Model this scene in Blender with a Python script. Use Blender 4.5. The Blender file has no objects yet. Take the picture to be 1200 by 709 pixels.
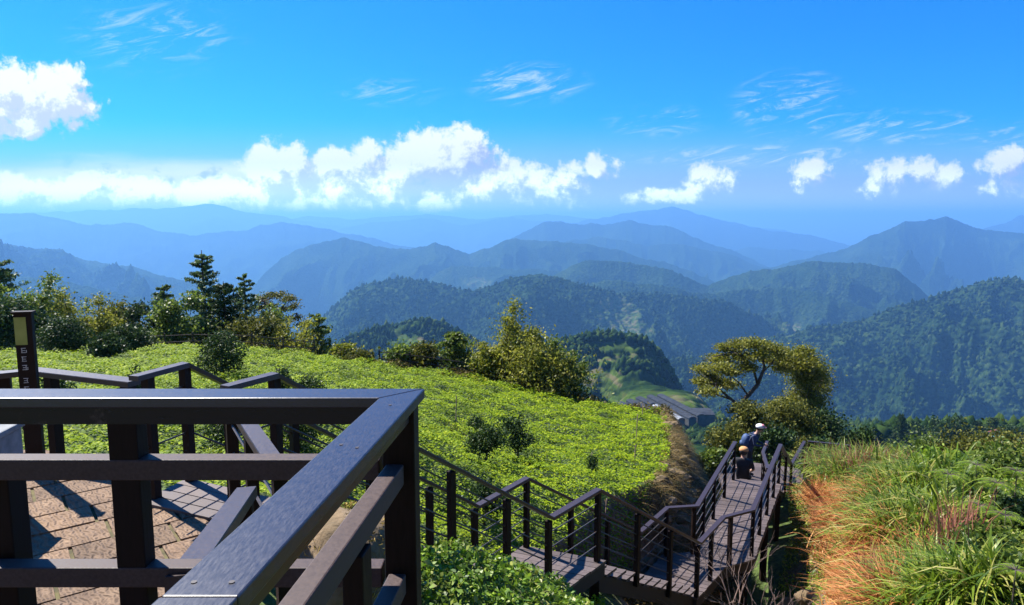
import bpy, math, random
import numpy as np
from mathutils import Vector
random.seed(5)
R = math.radians
sc = bpy.context.scene
COL = sc.collection

# ------------------------------------------------------------------ camera
cam = bpy.data.cameras.new('camera'); cam_o = bpy.data.objects.new('camera', cam)
COL.objects.link(cam_o); sc.camera = cam_o
cam.lens = 24.0; cam.sensor_width = 36.0; cam.clip_start = 0.05; cam.clip_end = 150000
PITCH = 6.9
cam_o.location = (0, 0, 0); cam_o.rotation_euler = (R(90 - PITCH), 0, 0)

# ------------------------------------------------------------------ sky and sun
SUN_AZ, SUN_EL = -50.0, 48.0      # degrees, clockwise from +Y
def sky_world():
    w = bpy.data.worlds.new('World'); sc.world = w; w.use_nodes = True
    nt = w.node_tree; N = nt.nodes; L = nt.links
    for n in list(N): N.remove(n)
    out = N.new('ShaderNodeOutputWorld'); bg = N.new('ShaderNodeBackground')
    sky = N.new('ShaderNodeTexSky'); sky.sky_type = 'NISHITA'; sky.sun_disc = False
    sky.sun_elevation = R(SUN_EL); sky.sun_rotation = R(SUN_AZ)
    sky.altitude = 1500; sky.air_density = 1.0; sky.dust_density = 0.6; sky.ozone_density = 3.0
    def M(op, a, b=None, c=None):
        n = N.new('ShaderNodeMath'); n.operation = op
        for i, v in enumerate((a, b, c)):
            if v is None: continue
            if isinstance(v, (int, float)): n.inputs[i].default_value = v
            else: L.new(v, n.inputs[i])
        return n.outputs[0]
    def MR(v, a, b, c=0.0, d=1.0, smooth=True):
        n = N.new('ShaderNodeMapRange'); n.interpolation_type = 'SMOOTHSTEP' if smooth else 'LINEAR'
        L.new(v, n.inputs[0]); n.inputs[1].default_value = a; n.inputs[2].default_value = b
        n.inputs[3].default_value = c; n.inputs[4].default_value = d
        return n.outputs[0]
    def mix(f, a, b):
        n = N.new('ShaderNodeMix'); n.data_type = 'RGBA'
        if isinstance(f, (int, float)): n.inputs[0].default_value = f
        else: L.new(f, n.inputs[0])
        for i, v in ((6, a), (7, b)):
            if isinstance(v, tuple): n.inputs[i].default_value = (*v, 1)
            else: L.new(v, n.inputs[i])
        return n.outputs[2]
    # grade: deep clear mountain-air blue
    grade = N.new('ShaderNodeVectorMath'); grade.operation = 'MULTIPLY'
    L.new(sky.outputs[0], grade.inputs[0]); grade.inputs[1].default_value = SKY_TINT
    hs = N.new('ShaderNodeHueSaturation'); hs.inputs['Saturation'].default_value = SKY_SAT
    L.new(grade.outputs[0], hs.inputs['Color'])
    base = hs.outputs[0]
    # direction -> gnomonic coordinates p (right), q (up)
    tc = N.new('ShaderNodeTexCoord'); sp = N.new('ShaderNodeSeparateXYZ'); L.new(tc.outputs['Generated'], sp.inputs[0])
    y = M('MAXIMUM', sp.outputs[1], 0.05)
    p = M('DIVIDE', sp.outputs[0], y); q = M('DIVIDE', sp.outputs[2], y)
    front = MR(sp.outputs[1], 0.1, 0.3)
    def vec(px, qx, z=0.0):
        c = N.new('ShaderNodeCombineXYZ')
        for i, v in enumerate((px, qx, z)):
            if isinstance(v, (int, float)): c.inputs[i].default_value = v
            else: L.new(v, c.inputs[i])
        return c.outputs[0]
    def noise(v, scale, det, rough=0.55, dist=0.0):
        n = N.new('ShaderNodeTexNoise'); L.new(v, n.inputs['Vector']); n.inputs['Scale'].default_value = scale
        n.inputs['Detail'].default_value = det; n.inputs['Roughness'].default_value = rough
        n.inputs['Distortion'].default_value = dist
        return n.outputs[0]
    # hand-placed cumulus heaps: (p, q, rp, rq, weight)
    def blobs(lst, pp, qq):
        acc = None
        for (bp, bq, rp, rq, wt) in lst:
            a = M('DIVIDE', M('SUBTRACT', pp, bp), rp); b = M('DIVIDE', M('SUBTRACT', qq, bq), rq)
            r2 = M('ADD', M('MULTIPLY', a, a), M('MULTIPLY', b, b))
            g = M('MULTIPLY', M('SUBTRACT', 1.0, r2), wt)
            g = M('MAXIMUM', g, -2.6)
            acc = g if acc is None else M('SMOOTH_MAX', acc, g, 0.25)
        return acc
    C1 = CUMULUS
    def density(dp, dq, det):
        pp = M('ADD', p, dp) if dp else p
        qq = M('ADD', q, dq) if dq else q
        v = vec(pp, qq)
        n1 = noise(v, 20.0, det, 0.68, 0.15)
        b = blobs(C1, pp, qq)
        return M('ADD', b, M('MULTIPLY', M('SUBTRACT', n1, 0.5), 5.8)), n1
    d0, n0 = density(0, 0, 9)
    d1, n1 = density(-0.016, 0.024, 8)
    alpha = MR(d0, -0.18, 0.75)
    alpha = M('MULTIPLY', alpha, MR(q, -0.010, 0.014))
    lit = MR(M('SUBTRACT', d0, d1), -0.42, 1.05)
    low = MR(q, 0.02, 0.10)
    lit2 = M('MULTIPLY_ADD', low, 0.22, M('MULTIPLY', lit, 0.85))
    leftb = MR(p, 0.05, -0.45)
    lit3 = M('MINIMUM', M('MULTIPLY_ADD', leftb, 0.25, lit2), 1.0)
    ccol = mix(lit3, CLOUD_DARK, CLOUD_LIT)
    # low hazy cloud bank on the left and a lilac veil near the horizon
    veiln = noise(vec(M('MULTIPLY', p, 3.0), M('MULTIPLY', q, 22.0)), 1.0, 5, 0.55)
    bank = M('MULTIPLY', MR(M('ADD', q, M('MULTIPLY', M('SUBTRACT', veiln, 0.5), 0.05)), 0.096, 0.062), MR(p, -0.1, -0.38))
    bank = M('MULTIPLY', bank, MR(q, 0.0, 0.03))
    veil = M('MULTIPLY', MR(q, 0.15, 0.01), 0.92)
    base2 = mix(veil, base, VEIL)
    bcol = mix(MR(noise(vec(p, M('MULTIPLY', q, 1.6), 7.7), 26.0, 7, 0.62, 0.2), 0.50, 0.66), CLOUD_LIT, (5.2, 5.8, 7.4))
    base3 = mix(M('MULTIPLY', bank, 0.92), base2, bcol)
    # thin cirrus streaks
    cn = noise(vec(M('MULTIPLY_ADD', q, 1.2, M('MULTIPLY', p, 2.2)), M('SUBTRACT', M('MULTIPLY', q, 11.0), M('MULTIPLY', p, 2.6)), 3.3), 4.6, 10, 0.68, 1.5)
    cb = MR(blobs(CIRRUS, p, q), -0.3, 1.0)
    cir = M('MULTIPLY', MR(cn, 0.47, 0.72), cb)
    base4 = mix(M('MULTIPLY', cir, 0.75), base3, CIRRUS_COL)
    def boost(col, g):
        gm = N.new('ShaderNodeVectorMath'); gm.operation = 'SCALE'; L.new(col, gm.inputs[0]); L.new(g, gm.inputs['Scale']); return gm.outputs[0]
    ccol = boost(ccol, MR(q, 0.085, 0.0, 1.0, 3.2))
    base4 = boost(base4, MR(q, 0.06, 0.0, 1.0, 1.7))
    fin = mix(M('MULTIPLY', alpha, front), base4, ccol)
    L.new(fin, bg.inputs[0]); bg.inputs[1].default_value = SKY_STR
    L.new(bg.outputs[0], out.inputs[0])
    w.cycles.sampling_method = 'MANUAL'; w.cycles.sample_map_resolution = 512
SKY_STR = 0.0500
SKY_TINT = (0.30, 0.91, 1.66); SKY_SAT = 1.45
CLOUD_LIT = (9.6, 9.6, 9.8); CLOUD_DARK = (2.3, 2.7, 4.0); VEIL = (4.6, 4.5, 7.0); CIRRUS_COL = (7, 8, 9.3)
def pq(u, v):
    t = (v - 354) / 800.0; c, s = math.cos(R(PITCH)), math.sin(R(PITCH))
    yy = c - s * t
    return (u - 600) / 800.0 / yy, (-s - c * t) / yy
def blob(u, v, ru, rv, w): a, b = pq(u, v); return (a, b, ru / 800.0, rv / 800.0, w)
CUMULUS = [blob(32, 112, 78, 42, 1.5), blob(5, 128, 64, 34, 1.4), blob(85, 122, 38, 24, 0.9),
           blob(325, 205, 48, 45, 1.5), blob(300, 228, 130, 24, 1.3), blob(400, 208, 52, 42, 1.4), blob(455, 205, 55, 42, 1.3),
           blob(520, 190, 72, 44, 1.6), blob(560, 215, 85, 34, 1.5), blob(635, 215, 58, 30, 1.2), blob(480, 228, 120, 20, 1.2),
           blob(708, 194, 22, 17, .8), blob(830, 210, 34, 18, 0.7), blob(780, 230, 46, 10, 0.55), blob(948, 205, 20, 19, 0.5),
           blob(1068, 204, 44, 18, .75), blob(1035, 222, 26, 11, 0.5), blob(1100, 210, 30, 12, .5), blob(1180, 190, 32, 19, 0.7), blob(1175, 222, 40, 12, 0.5),
           blob(110, 226, 130, 24, 1.25), blob(20, 228, 70, 24, 1.2), blob(220, 230, 80, 22, 1.3), blob(330, 238, 110, 16, 1.4), blob(470, 238, 140, 16, 1.4), blob(620, 234, 85, 16, 1.1), blob(590, 192, 22, 10, .6), blob(120, 205, 30, 9, .7)]
CIRRUS = [blob(930, 125, 75, 42, 1.0), blob(900, 183, 170, 14, 1.1), blob(1060, 150, 120, 22, 0.9), blob(620, 98, 70, 24, 0.8),
          blob(770, 142, 60, 20, 0.7), blob(180, 45, 95, 40, 0.55), blob(1160, 158, 80, 18, 0.8), blob(450, 108, 60, 15, 0.4)]
sky_world()
sun = bpy.data.lights.new('sun', 'SUN'); sun.energy = 5.0; sun.angle = R(0.53); sun.color = (1.0, 0.95, 0.86)
sun_o = bpy.data.objects.new('sun', sun); COL.objects.link(sun_o)
sdir = Vector((math.sin(R(SUN_AZ)) * math.cos(R(SUN_EL)), math.cos(R(SUN_AZ)) * math.cos(R(SUN_EL)), math.sin(R(SUN_EL))))
sun_o.rotation_euler = sdir.to_track_quat('Z', 'Y').to_euler()
vs = sc.view_settings; vs.view_transform = 'Standard'; vs.look = 'None'; vs.gamma = 1.0; vs.use_curve_mapping = False
vs.exposure = 1.3
sc.cycles.use_denoising = True
sc.cycles.max_bounces = 6; sc.cycles.transparent_max_bounces = 8; sc.cycles.volume_bounces = 0
sc.cycles.diffuse_bounces = 3; sc.cycles.glossy_bounces = 2; sc.cycles.transmission_bounces = 3
sc.cycles.sample_clamp_indirect = 6

# ------------------------------------------------------------------ helpers
CP, SP = math.cos(R(PITCH)), math.sin(R(PITCH))
def at(u, v, d):                                     # photo pixel and depth (metres) -> point
    t = (v - 354) / 800.0
    return Vector(((u - 600) / 800.0 * d, d * (CP - SP * t), -d * (SP + CP * t)))
def atz(u, v, z):
    t = (v - 354) / 800.0
    return at(u, v, -z / (SP + CP * t))

def tag(o, label=None, cat=None, group=None, kind=None):
    if label: o['label'] = label
    if cat: o['category'] = cat
    if group: o['group'] = group
    if kind: o['kind'] = kind
    return o
def empty(name, loc, label, cat, group=None):
    o = bpy.data.objects.new(name, None); COL.objects.link(o); o.location = loc; o.empty_display_size = 0.2
    return tag(o, label, cat, group)
def link(name, me, mat, parent=None):
    o = bpy.data.objects.new(name, me); COL.objects.link(o)
    for m in (mat if isinstance(mat, (list, tuple)) else [mat]): me.materials.append(m)
    if parent is not None:
        o.parent = parent
        o.matrix_parent_inverse = parent.matrix_basis.inverted()
    return o
class MB:                                            # mesh builder in world coordinates
    def __init__(s): s.v = []; s.f = []; s.m = []
    def add(s, vs_, fs, m=0):
        k = len(s.v); s.v += [tuple(x) for x in vs_]; s.f += [tuple(i + k for i in f) for f in fs]; s.m += [m] * len(fs)
    def box(s, c, sx, sy, sz, rz=0.0, m=0):
        c = Vector(c); co, si = math.cos(rz), math.sin(rz); P = []
        for z in (-1, 1):
            for a, b in ((-1, -1), (1, -1), (1, 1), (-1, 1)):
                x, y = a * sx / 2, b * sy / 2
                P.append((c.x + x * co - y * si, c.y + x * si + y * co, c.z + z * sz / 2))
        s.add(P, [(3, 2, 1, 0), (4, 5, 6, 7), (0, 1, 5, 4), (1, 2, 6, 5), (2, 3, 7, 6), (3, 0, 4, 7)], m)
    def prism(s, pts, z0, z1, m=0):                  # polygon (ccw) between heights
        n = len(pts); P = [(p[0], p[1], z0) for p in pts] + [(p[0], p[1], z1) for p in pts]
        s.add(P, [tuple(range(n - 1, -1, -1)), tuple(range(n, 2 * n))] + [(i, (i + 1) % n, n + (i + 1) % n, n + i) for i in range(n)], m)
    def sweep(s, pts, w, t, m=0):                    # mitred plank, pts are on the top centre line
        pts = [Vector(p) for p in pts]; n = len(pts); ring = []
        for i, p in enumerate(pts):
            d0 = (pts[i] - pts[i - 1]) if i else (pts[1] - pts[0])
            d1 = (pts[i + 1] - pts[i]) if i < n - 1 else d0
            h0 = Vector((d0.x, d0.y, 0)).normalized(); h1 = Vector((d1.x, d1.y, 0)).normalized()
            n0 = Vector((h0.y, -h0.x, 0)); n1 = Vector((h1.y, -h1.x, 0)); nn = (n0 + n1).normalized()
            k = 1 / max(0.4, nn.dot(n0)); a = nn * (w / 2 * k)
            sl = (abs(d0.z / max(1e-6, Vector((d0.x, d0.y, 0)).length)) + abs(d1.z / max(1e-6, Vector((d1.x, d1.y, 0)).length))) / 2
            tt = t * math.sqrt(1 + sl * sl)
            b = min(0.006, t * 0.2)
            ring.append([p + a * 0.94, p + a - Vector((0, 0, b)), p + a - Vector((0, 0, tt)), p - a - Vector((0, 0, tt)), p - a - Vector((0, 0, b)), p - a * 0.94])
        V = [q for r_ in ring for q in r_]; F = []
        for i in range(n - 1):
            for j in range(6):
                F.append((i * 6 + j, i * 6 + (j + 1) % 6, (i + 1) * 6 + (j + 1) % 6, (i + 1) * 6 + j))
        F += [(5, 4, 3, 2, 1, 0), tuple((n - 1) * 6 + j for j in range(6))]
        s.add(V, F, m)
    def tube(s, pts, rads, seg=6, m=0, cap=True):
        pts = [Vector(p) for p in pts]; n = len(pts); V = []
        for i, p in enumerate(pts):
            d = (pts[min(i + 1, n - 1)] - pts[max(i - 1, 0)])
            d = d.normalized() if d.length > 1e-9 else Vector((0, 0, 1))
            up = Vector((1, 0, 0)) if abs(d.z) > 0.8 else Vector((0, 0, 1))
            a = d.cross(up).normalized(); b = d.cross(a); r = rads[i] if isinstance(rads, (list, tuple)) else rads
            for j in range(seg):
                an = 2 * math.pi * j / seg; V.append(p + a * (r * math.cos(an)) + b * (r * math.sin(an)))
        F = [(i * seg + j, i * seg + (j + 1) % seg, (i + 1) * seg + (j + 1) % seg, (i + 1) * seg + j) for i in range(n - 1) for j in range(seg)]
        if cap: F += [tuple(range(seg - 1, -1, -1)), tuple((n - 1) * seg + j for j in range(seg))]
        s.add(V, F, m)
    def ico(s, c, r, sc3=(1, 1, 1), rough=0.0, m=0, seed=0, sub=2):
        import bmesh
        bm = bmesh.new(); bmesh.ops.create_icosphere(bm, subdivisions=sub, radius=1.0)
        rnd = random.Random(seed); ph = [rnd.uniform(0, 6) for _ in range(6)]
        V = []
        for v in bm.verts:
            q = v.co; k = 1 + rough * (math.sin(q.x * 3.1 + ph[0]) * math.sin(q.y * 2.7 + ph[1]) + .5 * math.sin(q.z * 6 + ph[2]) * math.sin(q.x * 5 + ph[3]) + .35 * rnd.uniform(-1, 1))
            V.append((c[0] + q.x * r * sc3[0] * k, c[1] + q.y * r * sc3[1] * k, c[2] + q.z * r * sc3[2] * k))
        F = [tuple(v.index for v in f.verts) for f in bm.faces]; bm.free(); s.add(V, F, m)
    def build(s, name, mat, parent=None, smooth=False):
        me = bpy.data.meshes.new(name); me.from_pydata([tuple(v) for v in s.v], [], s.f); me.update()
        o = link(name, me, mat, parent)
        if any(s.m): me.polygons.foreach_set('material_index', s.m)
        if smooth: me.polygons.foreach_set('use_smooth', [True] * len(me.polygons))
        return o
def np_mesh(name, V, F, mat, parent=None, smooth=False):   # V (n,3) F (m,4) or (m,3)
    me = bpy.data.meshes.new(name); V = np.asarray(V, np.float32); F = np.asarray(F, np.int32); k = F.shape[1]
    me.vertices.add(len(V)); me.vertices.foreach_set('co', V.ravel())
    me.loops.add(F.size); me.loops.foreach_set('vertex_index', F.ravel())
    me.polygons.add(len(F)); me.polygons.foreach_set('loop_start', np.arange(0, F.size, k, dtype=np.int32))
    if smooth: me.polygons.foreach_set('use_smooth', np.ones(len(F), bool))
    me.update(calc_edges=True)
    return link(name, me, mat, parent)
rng = np.random.default_rng(7)

# numpy gradient noise
_perm = np.random.default_rng(3).permutation(4096)
def _h(ix, iy): return _perm[(ix + _perm[iy & 4095]) & 4095]
def perlin(x, y):
    xi = np.floor(x).astype(np.int64); yi = np.floor(y).astype(np.int64); xf = x - xi; yf = y - yi
    u = xf * xf * xf * (xf * (xf * 6 - 15) + 10); v = yf * yf * yf * (yf * (yf * 6 - 15) + 10)
    def g(ix, iy, dx, dy):
        a = _h(ix, iy) * (2 * np.pi / 4096); return np.cos(a) * dx + np.sin(a) * dy
    n00 = g(xi, yi, xf, yf); n10 = g(xi + 1, yi, xf - 1, yf); n01 = g(xi, yi + 1, xf, yf - 1); n11 = g(xi + 1, yi + 1, xf - 1, yf - 1)
    return (n00 * (1 - u) + n10 * u) * (1 - v) + (n01 * (1 - u) + n11 * u) * v * 1.0
def fbm(x, y, o=4, g=0.5):
    s = 0; a = 1.0
    for i in range(o): s = s + a * perlin(x + 17.3 * i, y - 9.1 * i); x = x * 2.03; y = y * 2.03; a *= g
    return s
def ridged(x, y, o=4, g=0.5):
    s = 0; a = 1.0
    for i in range(o): s = s + a * (1 - np.abs(perlin(x + 31.7 * i, y + 5.3 * i)) * 2.2); x = x * 2.1; y = y * 2.1; a *= g
    return s

# ------------------------------------------------------------------ materials
def mat_base(name):
    m = bpy.data.materials.new(name); m.use_nodes = True; nt = m.node_tree
    for n in list(nt.nodes): nt.nodes.remove(n)
    out = nt.nodes.new('ShaderNodeOutputMaterial'); return m, nt, out
def ramp(nt, fac, stops):
    r = nt.nodes.new('ShaderNodeValToRGB'); e = r.color_ramp.elements
    e[0].position = stops[0][0]; e[0].color = (*stops[0][1], 1); e[1].position = stops[-1][0]; e[1].color = (*stops[-1][1], 1)
    for p_, c_ in stops[1:-1]:
        x = e.new(p_); x.color = (*c_, 1)
    nt.links.new(fac, r.inputs[0]); return r.outputs[0]
def tex(nt, kind, scale, coord='Object', det=4, vscale=None, rough=0.55):
    tc = nt.nodes.new('ShaderNodeTexCoord'); src = tc.outputs[coord]
    if vscale:
        mp = nt.nodes.new('ShaderNodeMapping'); mp.inputs['Scale'].default_value = vscale; nt.links.new(src, mp.inputs[0]); src = mp.outputs[0]
    n = nt.nodes.new('ShaderNodeTexNoise' if kind == 'noise' else 'ShaderNodeTexVoronoi')
    nt.links.new(src, n.inputs['Vector']); n.inputs['Scale'].default_value = scale
    if kind == 'noise': n.inputs['Detail'].default_value = det; n.inputs['Roughness'].default_value = rough
    return n
def simple(name, stops, scale=8, rough=0.7, bump=0.0, bscale=None, vscale=None, spec=0.5, det=5, bdist=0.01):
    m, nt, out = mat_base(name); b = nt.nodes.new('ShaderNodeBsdfPrincipled')
    n = tex(nt, 'noise', scale, det=det, vscale=vscale); nt.links.new(ramp(nt, n.outputs[0], stops), b.inputs['Base Color'])
    b.inputs['Roughness'].default_value = rough; b.inputs['Specular IOR Level'].default_value = spec
    if bump:
        n2 = tex(nt, 'noise', bscale or scale * 3, det=5, vscale=vscale); bp = nt.nodes.new('ShaderNodeBump')
        bp.inputs['Strength'].default_value = bump; bp.inputs['Distance'].default_value = bdist
        nt.links.new(n2.outputs[0], bp.inputs['Height']); nt.links.new(bp.outputs[0], b.inputs['Normal'])
    nt.links.new(b.outputs[0], out.inputs[0]); return m
def leafmat(name, stops, trans=0.35, rough=0.45, spec=0.35, patch=0.0, patch_scale=0.4, patch_col=(.02, .04, .01)):
    m, nt, out = mat_base(name); g = nt.nodes.new('ShaderNodeNewGeometry')
    c = ramp(nt, g.outputs['Random Per Island'], stops)
    if patch:
        n = tex(nt, 'noise', patch_scale, det=4); mr = nt.nodes.new('ShaderNodeMapRange'); nt.links.new(n.outputs[0], mr.inputs[0])
        mr.inputs[1].default_value = 0.5; mr.inputs[2].default_value = 0.68; mr.inputs[4].default_value = patch
        mx = nt.nodes.new('ShaderNodeMix'); mx.data_type = 'RGBA'; nt.links.new(mr.outputs[0], mx.inputs[0]); nt.links.new(c, mx.inputs[6])
        mx.inputs[7].default_value = (*patch_col, 1); c = mx.outputs[2]
    b = nt.nodes.new('ShaderNodeBsdfPrincipled'); nt.links.new(c, b.inputs['Base Color'])
    b.inputs['Roughness'].default_value = rough; b.inputs['Specular IOR Level'].default_value = spec
    t = nt.nodes.new('ShaderNodeBsdfTranslucent'); nt.links.new(c, t.inputs[0])
    mx = nt.nodes.new('ShaderNodeMixShader'); mx.inputs[0].default_value = trans
    nt.links.new(b.outputs[0], mx.inputs[1]); nt.links.new(t.outputs[0], mx.inputs[2]); nt.links.new(mx.outputs[0], out.inputs[0])
    return m
def woodmat(name, c0, c1, rough, spec=0.5, vs_=(1, 1, 1), sc_=30, worn=None):
    m, nt, out = mat_base(name); b = nt.nodes.new('ShaderNodeBsdfPrincipled')
    n = tex(nt, 'noise', sc_, det=6, vscale=vs_, rough=0.7); c = ramp(nt, n.outputs[0], [(0.3, c0), (0.7, c1)])
    if worn:
        n3 = tex(nt, 'noise', 9, det=8, rough=0.75); mr = nt.nodes.new('ShaderNodeMapRange'); nt.links.new(n3.outputs[0], mr.inputs[0])
        mr.inputs[1].default_value = 0.60; mr.inputs[2].default_value = 0.70
        mx = nt.nodes.new('ShaderNodeMix'); mx.data_type = 'RGBA'; nt.links.new(mr.outputs[0], mx.inputs[0]); nt.links.new(c, mx.inputs[6]); mx.inputs[7].default_value = (*worn, 1); c = mx.outputs[2]
    g = nt.nodes.new('ShaderNodeNewGeometry'); hv = nt.nodes.new('ShaderNodeHueSaturation')
    mr2 = nt.nodes.new('ShaderNodeMapRange'); nt.links.new(g.outputs['Random Per Island'], mr2.inputs[0]); mr2.inputs[3].default_value = 0.75; mr2.inputs[4].default_value = 1.25
    nt.links.new(mr2.outputs[0], hv.inputs['Value']); nt.links.new(c, hv.inputs['Color']); nt.links.new(hv.outputs[0], b.inputs['Base Color'])
    rr = nt.nodes.new('ShaderNodeMapRange'); nt.links.new(n.outputs[0], rr.inputs[0]); rr.inputs[1].default_value = .3; rr.inputs[2].default_value = .7
    rr.inputs[3].default_value = rough * 0.85; rr.inputs[4].default_value = min(1, rough * 1.25); nt.links.new(rr.outputs[0], b.inputs['Roughness'])
    b.inputs['Specular IOR Level'].default_value = spec
    bp = nt.nodes.new('ShaderNodeBump'); bp.inputs['Strength'].default_value = 0.22; bp.inputs['Distance'].default_value = 0.0012
    nt.links.new(n.outputs[0], bp.inputs['Height']); nt.links.new(bp.outputs[0], b.inputs['Normal'])
    nt.links.new(b.outputs[0], out.inputs[0]); return m

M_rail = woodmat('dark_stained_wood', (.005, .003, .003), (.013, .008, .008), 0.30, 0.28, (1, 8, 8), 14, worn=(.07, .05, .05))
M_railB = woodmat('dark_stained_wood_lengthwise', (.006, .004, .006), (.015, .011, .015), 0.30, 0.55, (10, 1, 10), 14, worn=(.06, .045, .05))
M_top = woodmat('sky_tinted_rail_top', (.003, .003, .010), (.020, .018, .034), 0.34, 0.75, (14, 2.5, 14), 16, worn=(.035, .034, .05))  # blue of the reflected sky is tinted into the base colour
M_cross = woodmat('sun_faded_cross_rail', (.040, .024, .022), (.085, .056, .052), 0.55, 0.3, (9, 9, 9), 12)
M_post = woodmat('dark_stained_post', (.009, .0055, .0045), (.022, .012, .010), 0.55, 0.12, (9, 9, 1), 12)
M_hand = woodmat('weathered_handrail_wood', (.018, .011, .012), (.045, .028, .030), 0.42, 0.5, (6, 6, 6), 10)
M_deck = woodmat('weathered_deck_boards', (.058, .043, .041), (.125, .096, .092), 0.6, 0.35, (3, 9, 3), 9, worn=(.15, .12, .115))
M_beam = woodmat('beam_wood', (.03, .022, .02), (.06, .045, .04), 0.75, 0.3, (3, 3, 3), 9)
M_metal = simple('thin_dark_rail_metal', [(.3, (.03, .024, .024)), (.7, (.07, .055, .05))], 20, 0.5)
M_earth = simple('dry_earth', [(.3, (.07, .042, .022)), (.5, (.14, .085, .042)), (.7, (.22, .14, .07))], 1.6, 0.95, 0.8, 9, bdist=0.06)
M_rock = simple('ochre_rock', [(.3, (.07, .05, .022)), (.55, (.17, .115, .06)), (.75, (.30, .22, .14))], 3.0, 0.9, 0.8, 14, bdist=0.03)
M_grey = simple('grey_stone', [(.3, (.15, .16, .17)), (.7, (.26, .27, .28))], 12, 0.8, 0.3, 40)
M_bark = simple('tree_bark', [(.3, (.035, .026, .02)), (.7, (.10, .08, .06))], 6, 0.9, 0.6, 30)
M_twig = simple('pale_dry_twig', [(.3, (.16, .10, .08)), (.7, (.32, .22, .18))], 12, 0.9)

# ------------------------------------------------------------------ terrain heights
def tps(ctrl, smooth=0.05):
    A = np.array(ctrl, float); n = len(A)
    def U(r2): return np.where(r2 > 0, 0.5 * r2 * np.log(np.maximum(r2, 1e-12)), 0)
    D = ((A[:, None, :2] - A[None, :, :2]) ** 2).sum(-1); K = U(D) + smooth * np.eye(n)
    Pm = np.c_[np.ones(n), A[:, :2]]; S = np.zeros((n + 3, n + 3)); S[:n, :n] = K; S[:n, n:] = Pm; S[n:, :n] = Pm.T
    w = np.linalg.solve(S, np.r_[A[:, 2], 0, 0, 0])
    def f(x, y):
        sh = x.shape; x = x.ravel(); y = y.ravel(); o = w[n] + w[n + 1] * x + w[n + 2] * y
        for i in range(n): o = o + w[i] * U((x - A[i, 0]) ** 2 + (y - A[i, 1]) ** 2)
        return o.reshape(sh)
    return f
def c3(u, v, d): p_ = at(u, v, d); return (p_.x, p_.y, p_.z)
shared = [(-.45, 6.15, -3.25), (-1.0, 5.3, -2.85), (.08, 6.85, -3.75), (.5, 7.35, -4.25), (.2, 5.9, -3.5), (1.1, 7.2, -4.9), (0.2, 4.5, -3.3), (-.6, 3.6, -2.9), (-1.0, 3.0, -2.6), (0, 2.5, -2.6), (2, 3, -3.0), (-.9, 7.0, -4.0), (-1.7, 6.5, -3.0)]
fieldc = shared + [c3(780, 488, 25), c3(790, 518, 19.5), c3(778, 556, 15.8), c3(742, 586, 13), c3(600, 640, 10.3), c3(600, 540, 15.2), c3(600, 500, 19), c3(600, 470, 23.2), c3(600, 455, 26.5),
          c3(100, 520, 8.2), c3(100, 460, 12), c3(100, 425, 19), c3(150, 411, 26), c3(400, 425, 27), c3(250, 409, 27.5), c3(450, 520, 11.5), c3(0, 425, 20), c3(-150, 430, 20), c3(-100, 520, 8), c3(700, 476, 26),
          c3(400, 470, 16), (-5, 3, -2.6), (-9, 2, -2.5), (-14, 8, -3), (-25, 20, -4), (-25, 30, -6)]
lowc = shared + [(3, 9.5, -7.0), (2.2, 9.0, -6.3), (5.6, 20.5, -8.6), (5.7, 17.6, -7.9), (7.5, 21, -8.7), (6.3, 15.4, -8.0), (4.9, 11.6, -7.7), (4.3, 9.6, -6.4), (4.3, 8.0, -5.3), (4.8, 6, -3.9),
        (5.5, 12.6, -7.8), (5.2, 10.2, -6.6), (6.0, 11.5, -6.2), (6.3, 13.8, -7.7), (7.4, 14, -6.5), (7.2, 16.0, -7.9), (8.6, 17.5, -7.2), (9.2, 20, -8.1), (8.5, 13, -5.3), (10.4, 14.5, -5.9), (7.5, 10, -4.9), (12, 10, -5.0), (6.5, 8, -4.3),
        (18, 24, -10.0), (3, 7, -5.4), (3, 5, -3.9), (12, 30, -12), (6, 28, -10.5), (25, 30, -14), (3, 13.5, -8.4), (4.3, 16, -8.3), (5.5, 24, -9.3), (20, 10, -5.5), (14, 18, -7.6)]
F_field = tps(fieldc); F_low = tps(lowc)
WALL = np.array([(1.2, 6.0), (1.25, 9.8), (1.75, 10.9), (2.5, 12.6), (3.5, 15.2), (4.45, 18.6), (5.25, 22.5), (5.9, 26.0), (6.2, 29)])
def wall_side(x, y):                                 # signed horizontal distance, + = right of the wall
    wx = np.interp(y, WALL[:, 1], WALL[:, 0]) + 0.22 * fbm(y * 0.9, x * 0.9 + 7, 3)
    return (x - wx) * 0.93
BACK = np.array([(-40, 33), (-20, 30), (-12, 28.5), (-6, 28.3), (0, 27.5), (3, 26.5), (6, 25.5), (8, 25.5), (12, 31), (20, 33), (40, 38)])
PATHPTS = [((-2.9, 4.4), -2.22), ((-2.3, 5.45), -2.22), ((.02, 8.13), -4.62), ((.69, 9.03), -4.62), ((2.8, 11.57), -6.6), ((3.54, 12.6), -6.6), ((4.18, 12.83), -6.6), ((6.23, 16.75), -6.6), ((7.3, 19.8), -8.2), ((8.3, 21.8), -8.2), ((9.8, 21.6), -8.2), ((11.5, 20.9), -9.2)]
PLAZA = [(-7.5, 1.2), (-1.28, 1.2), (-1.22, 3.15), (-2.02, 4.78), (-2.95, 5.14), (-3.30, 5.95), (-4.6, 6.45), (-7.5, 5.6)]
def in_poly(x, y, poly):
    r = np.zeros(x.shape, bool); n = len(poly)
    for i in range(n):
        (x1, y1), (x2, y2) = poly[i], poly[(i + 1) % n]
        c = ((y1 > y) != (y2 > y)) & (x < (x2 - x1) * (y - y1) / ((y2 - y1) + 1e-12) + x1); r ^= c
    return r
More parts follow.
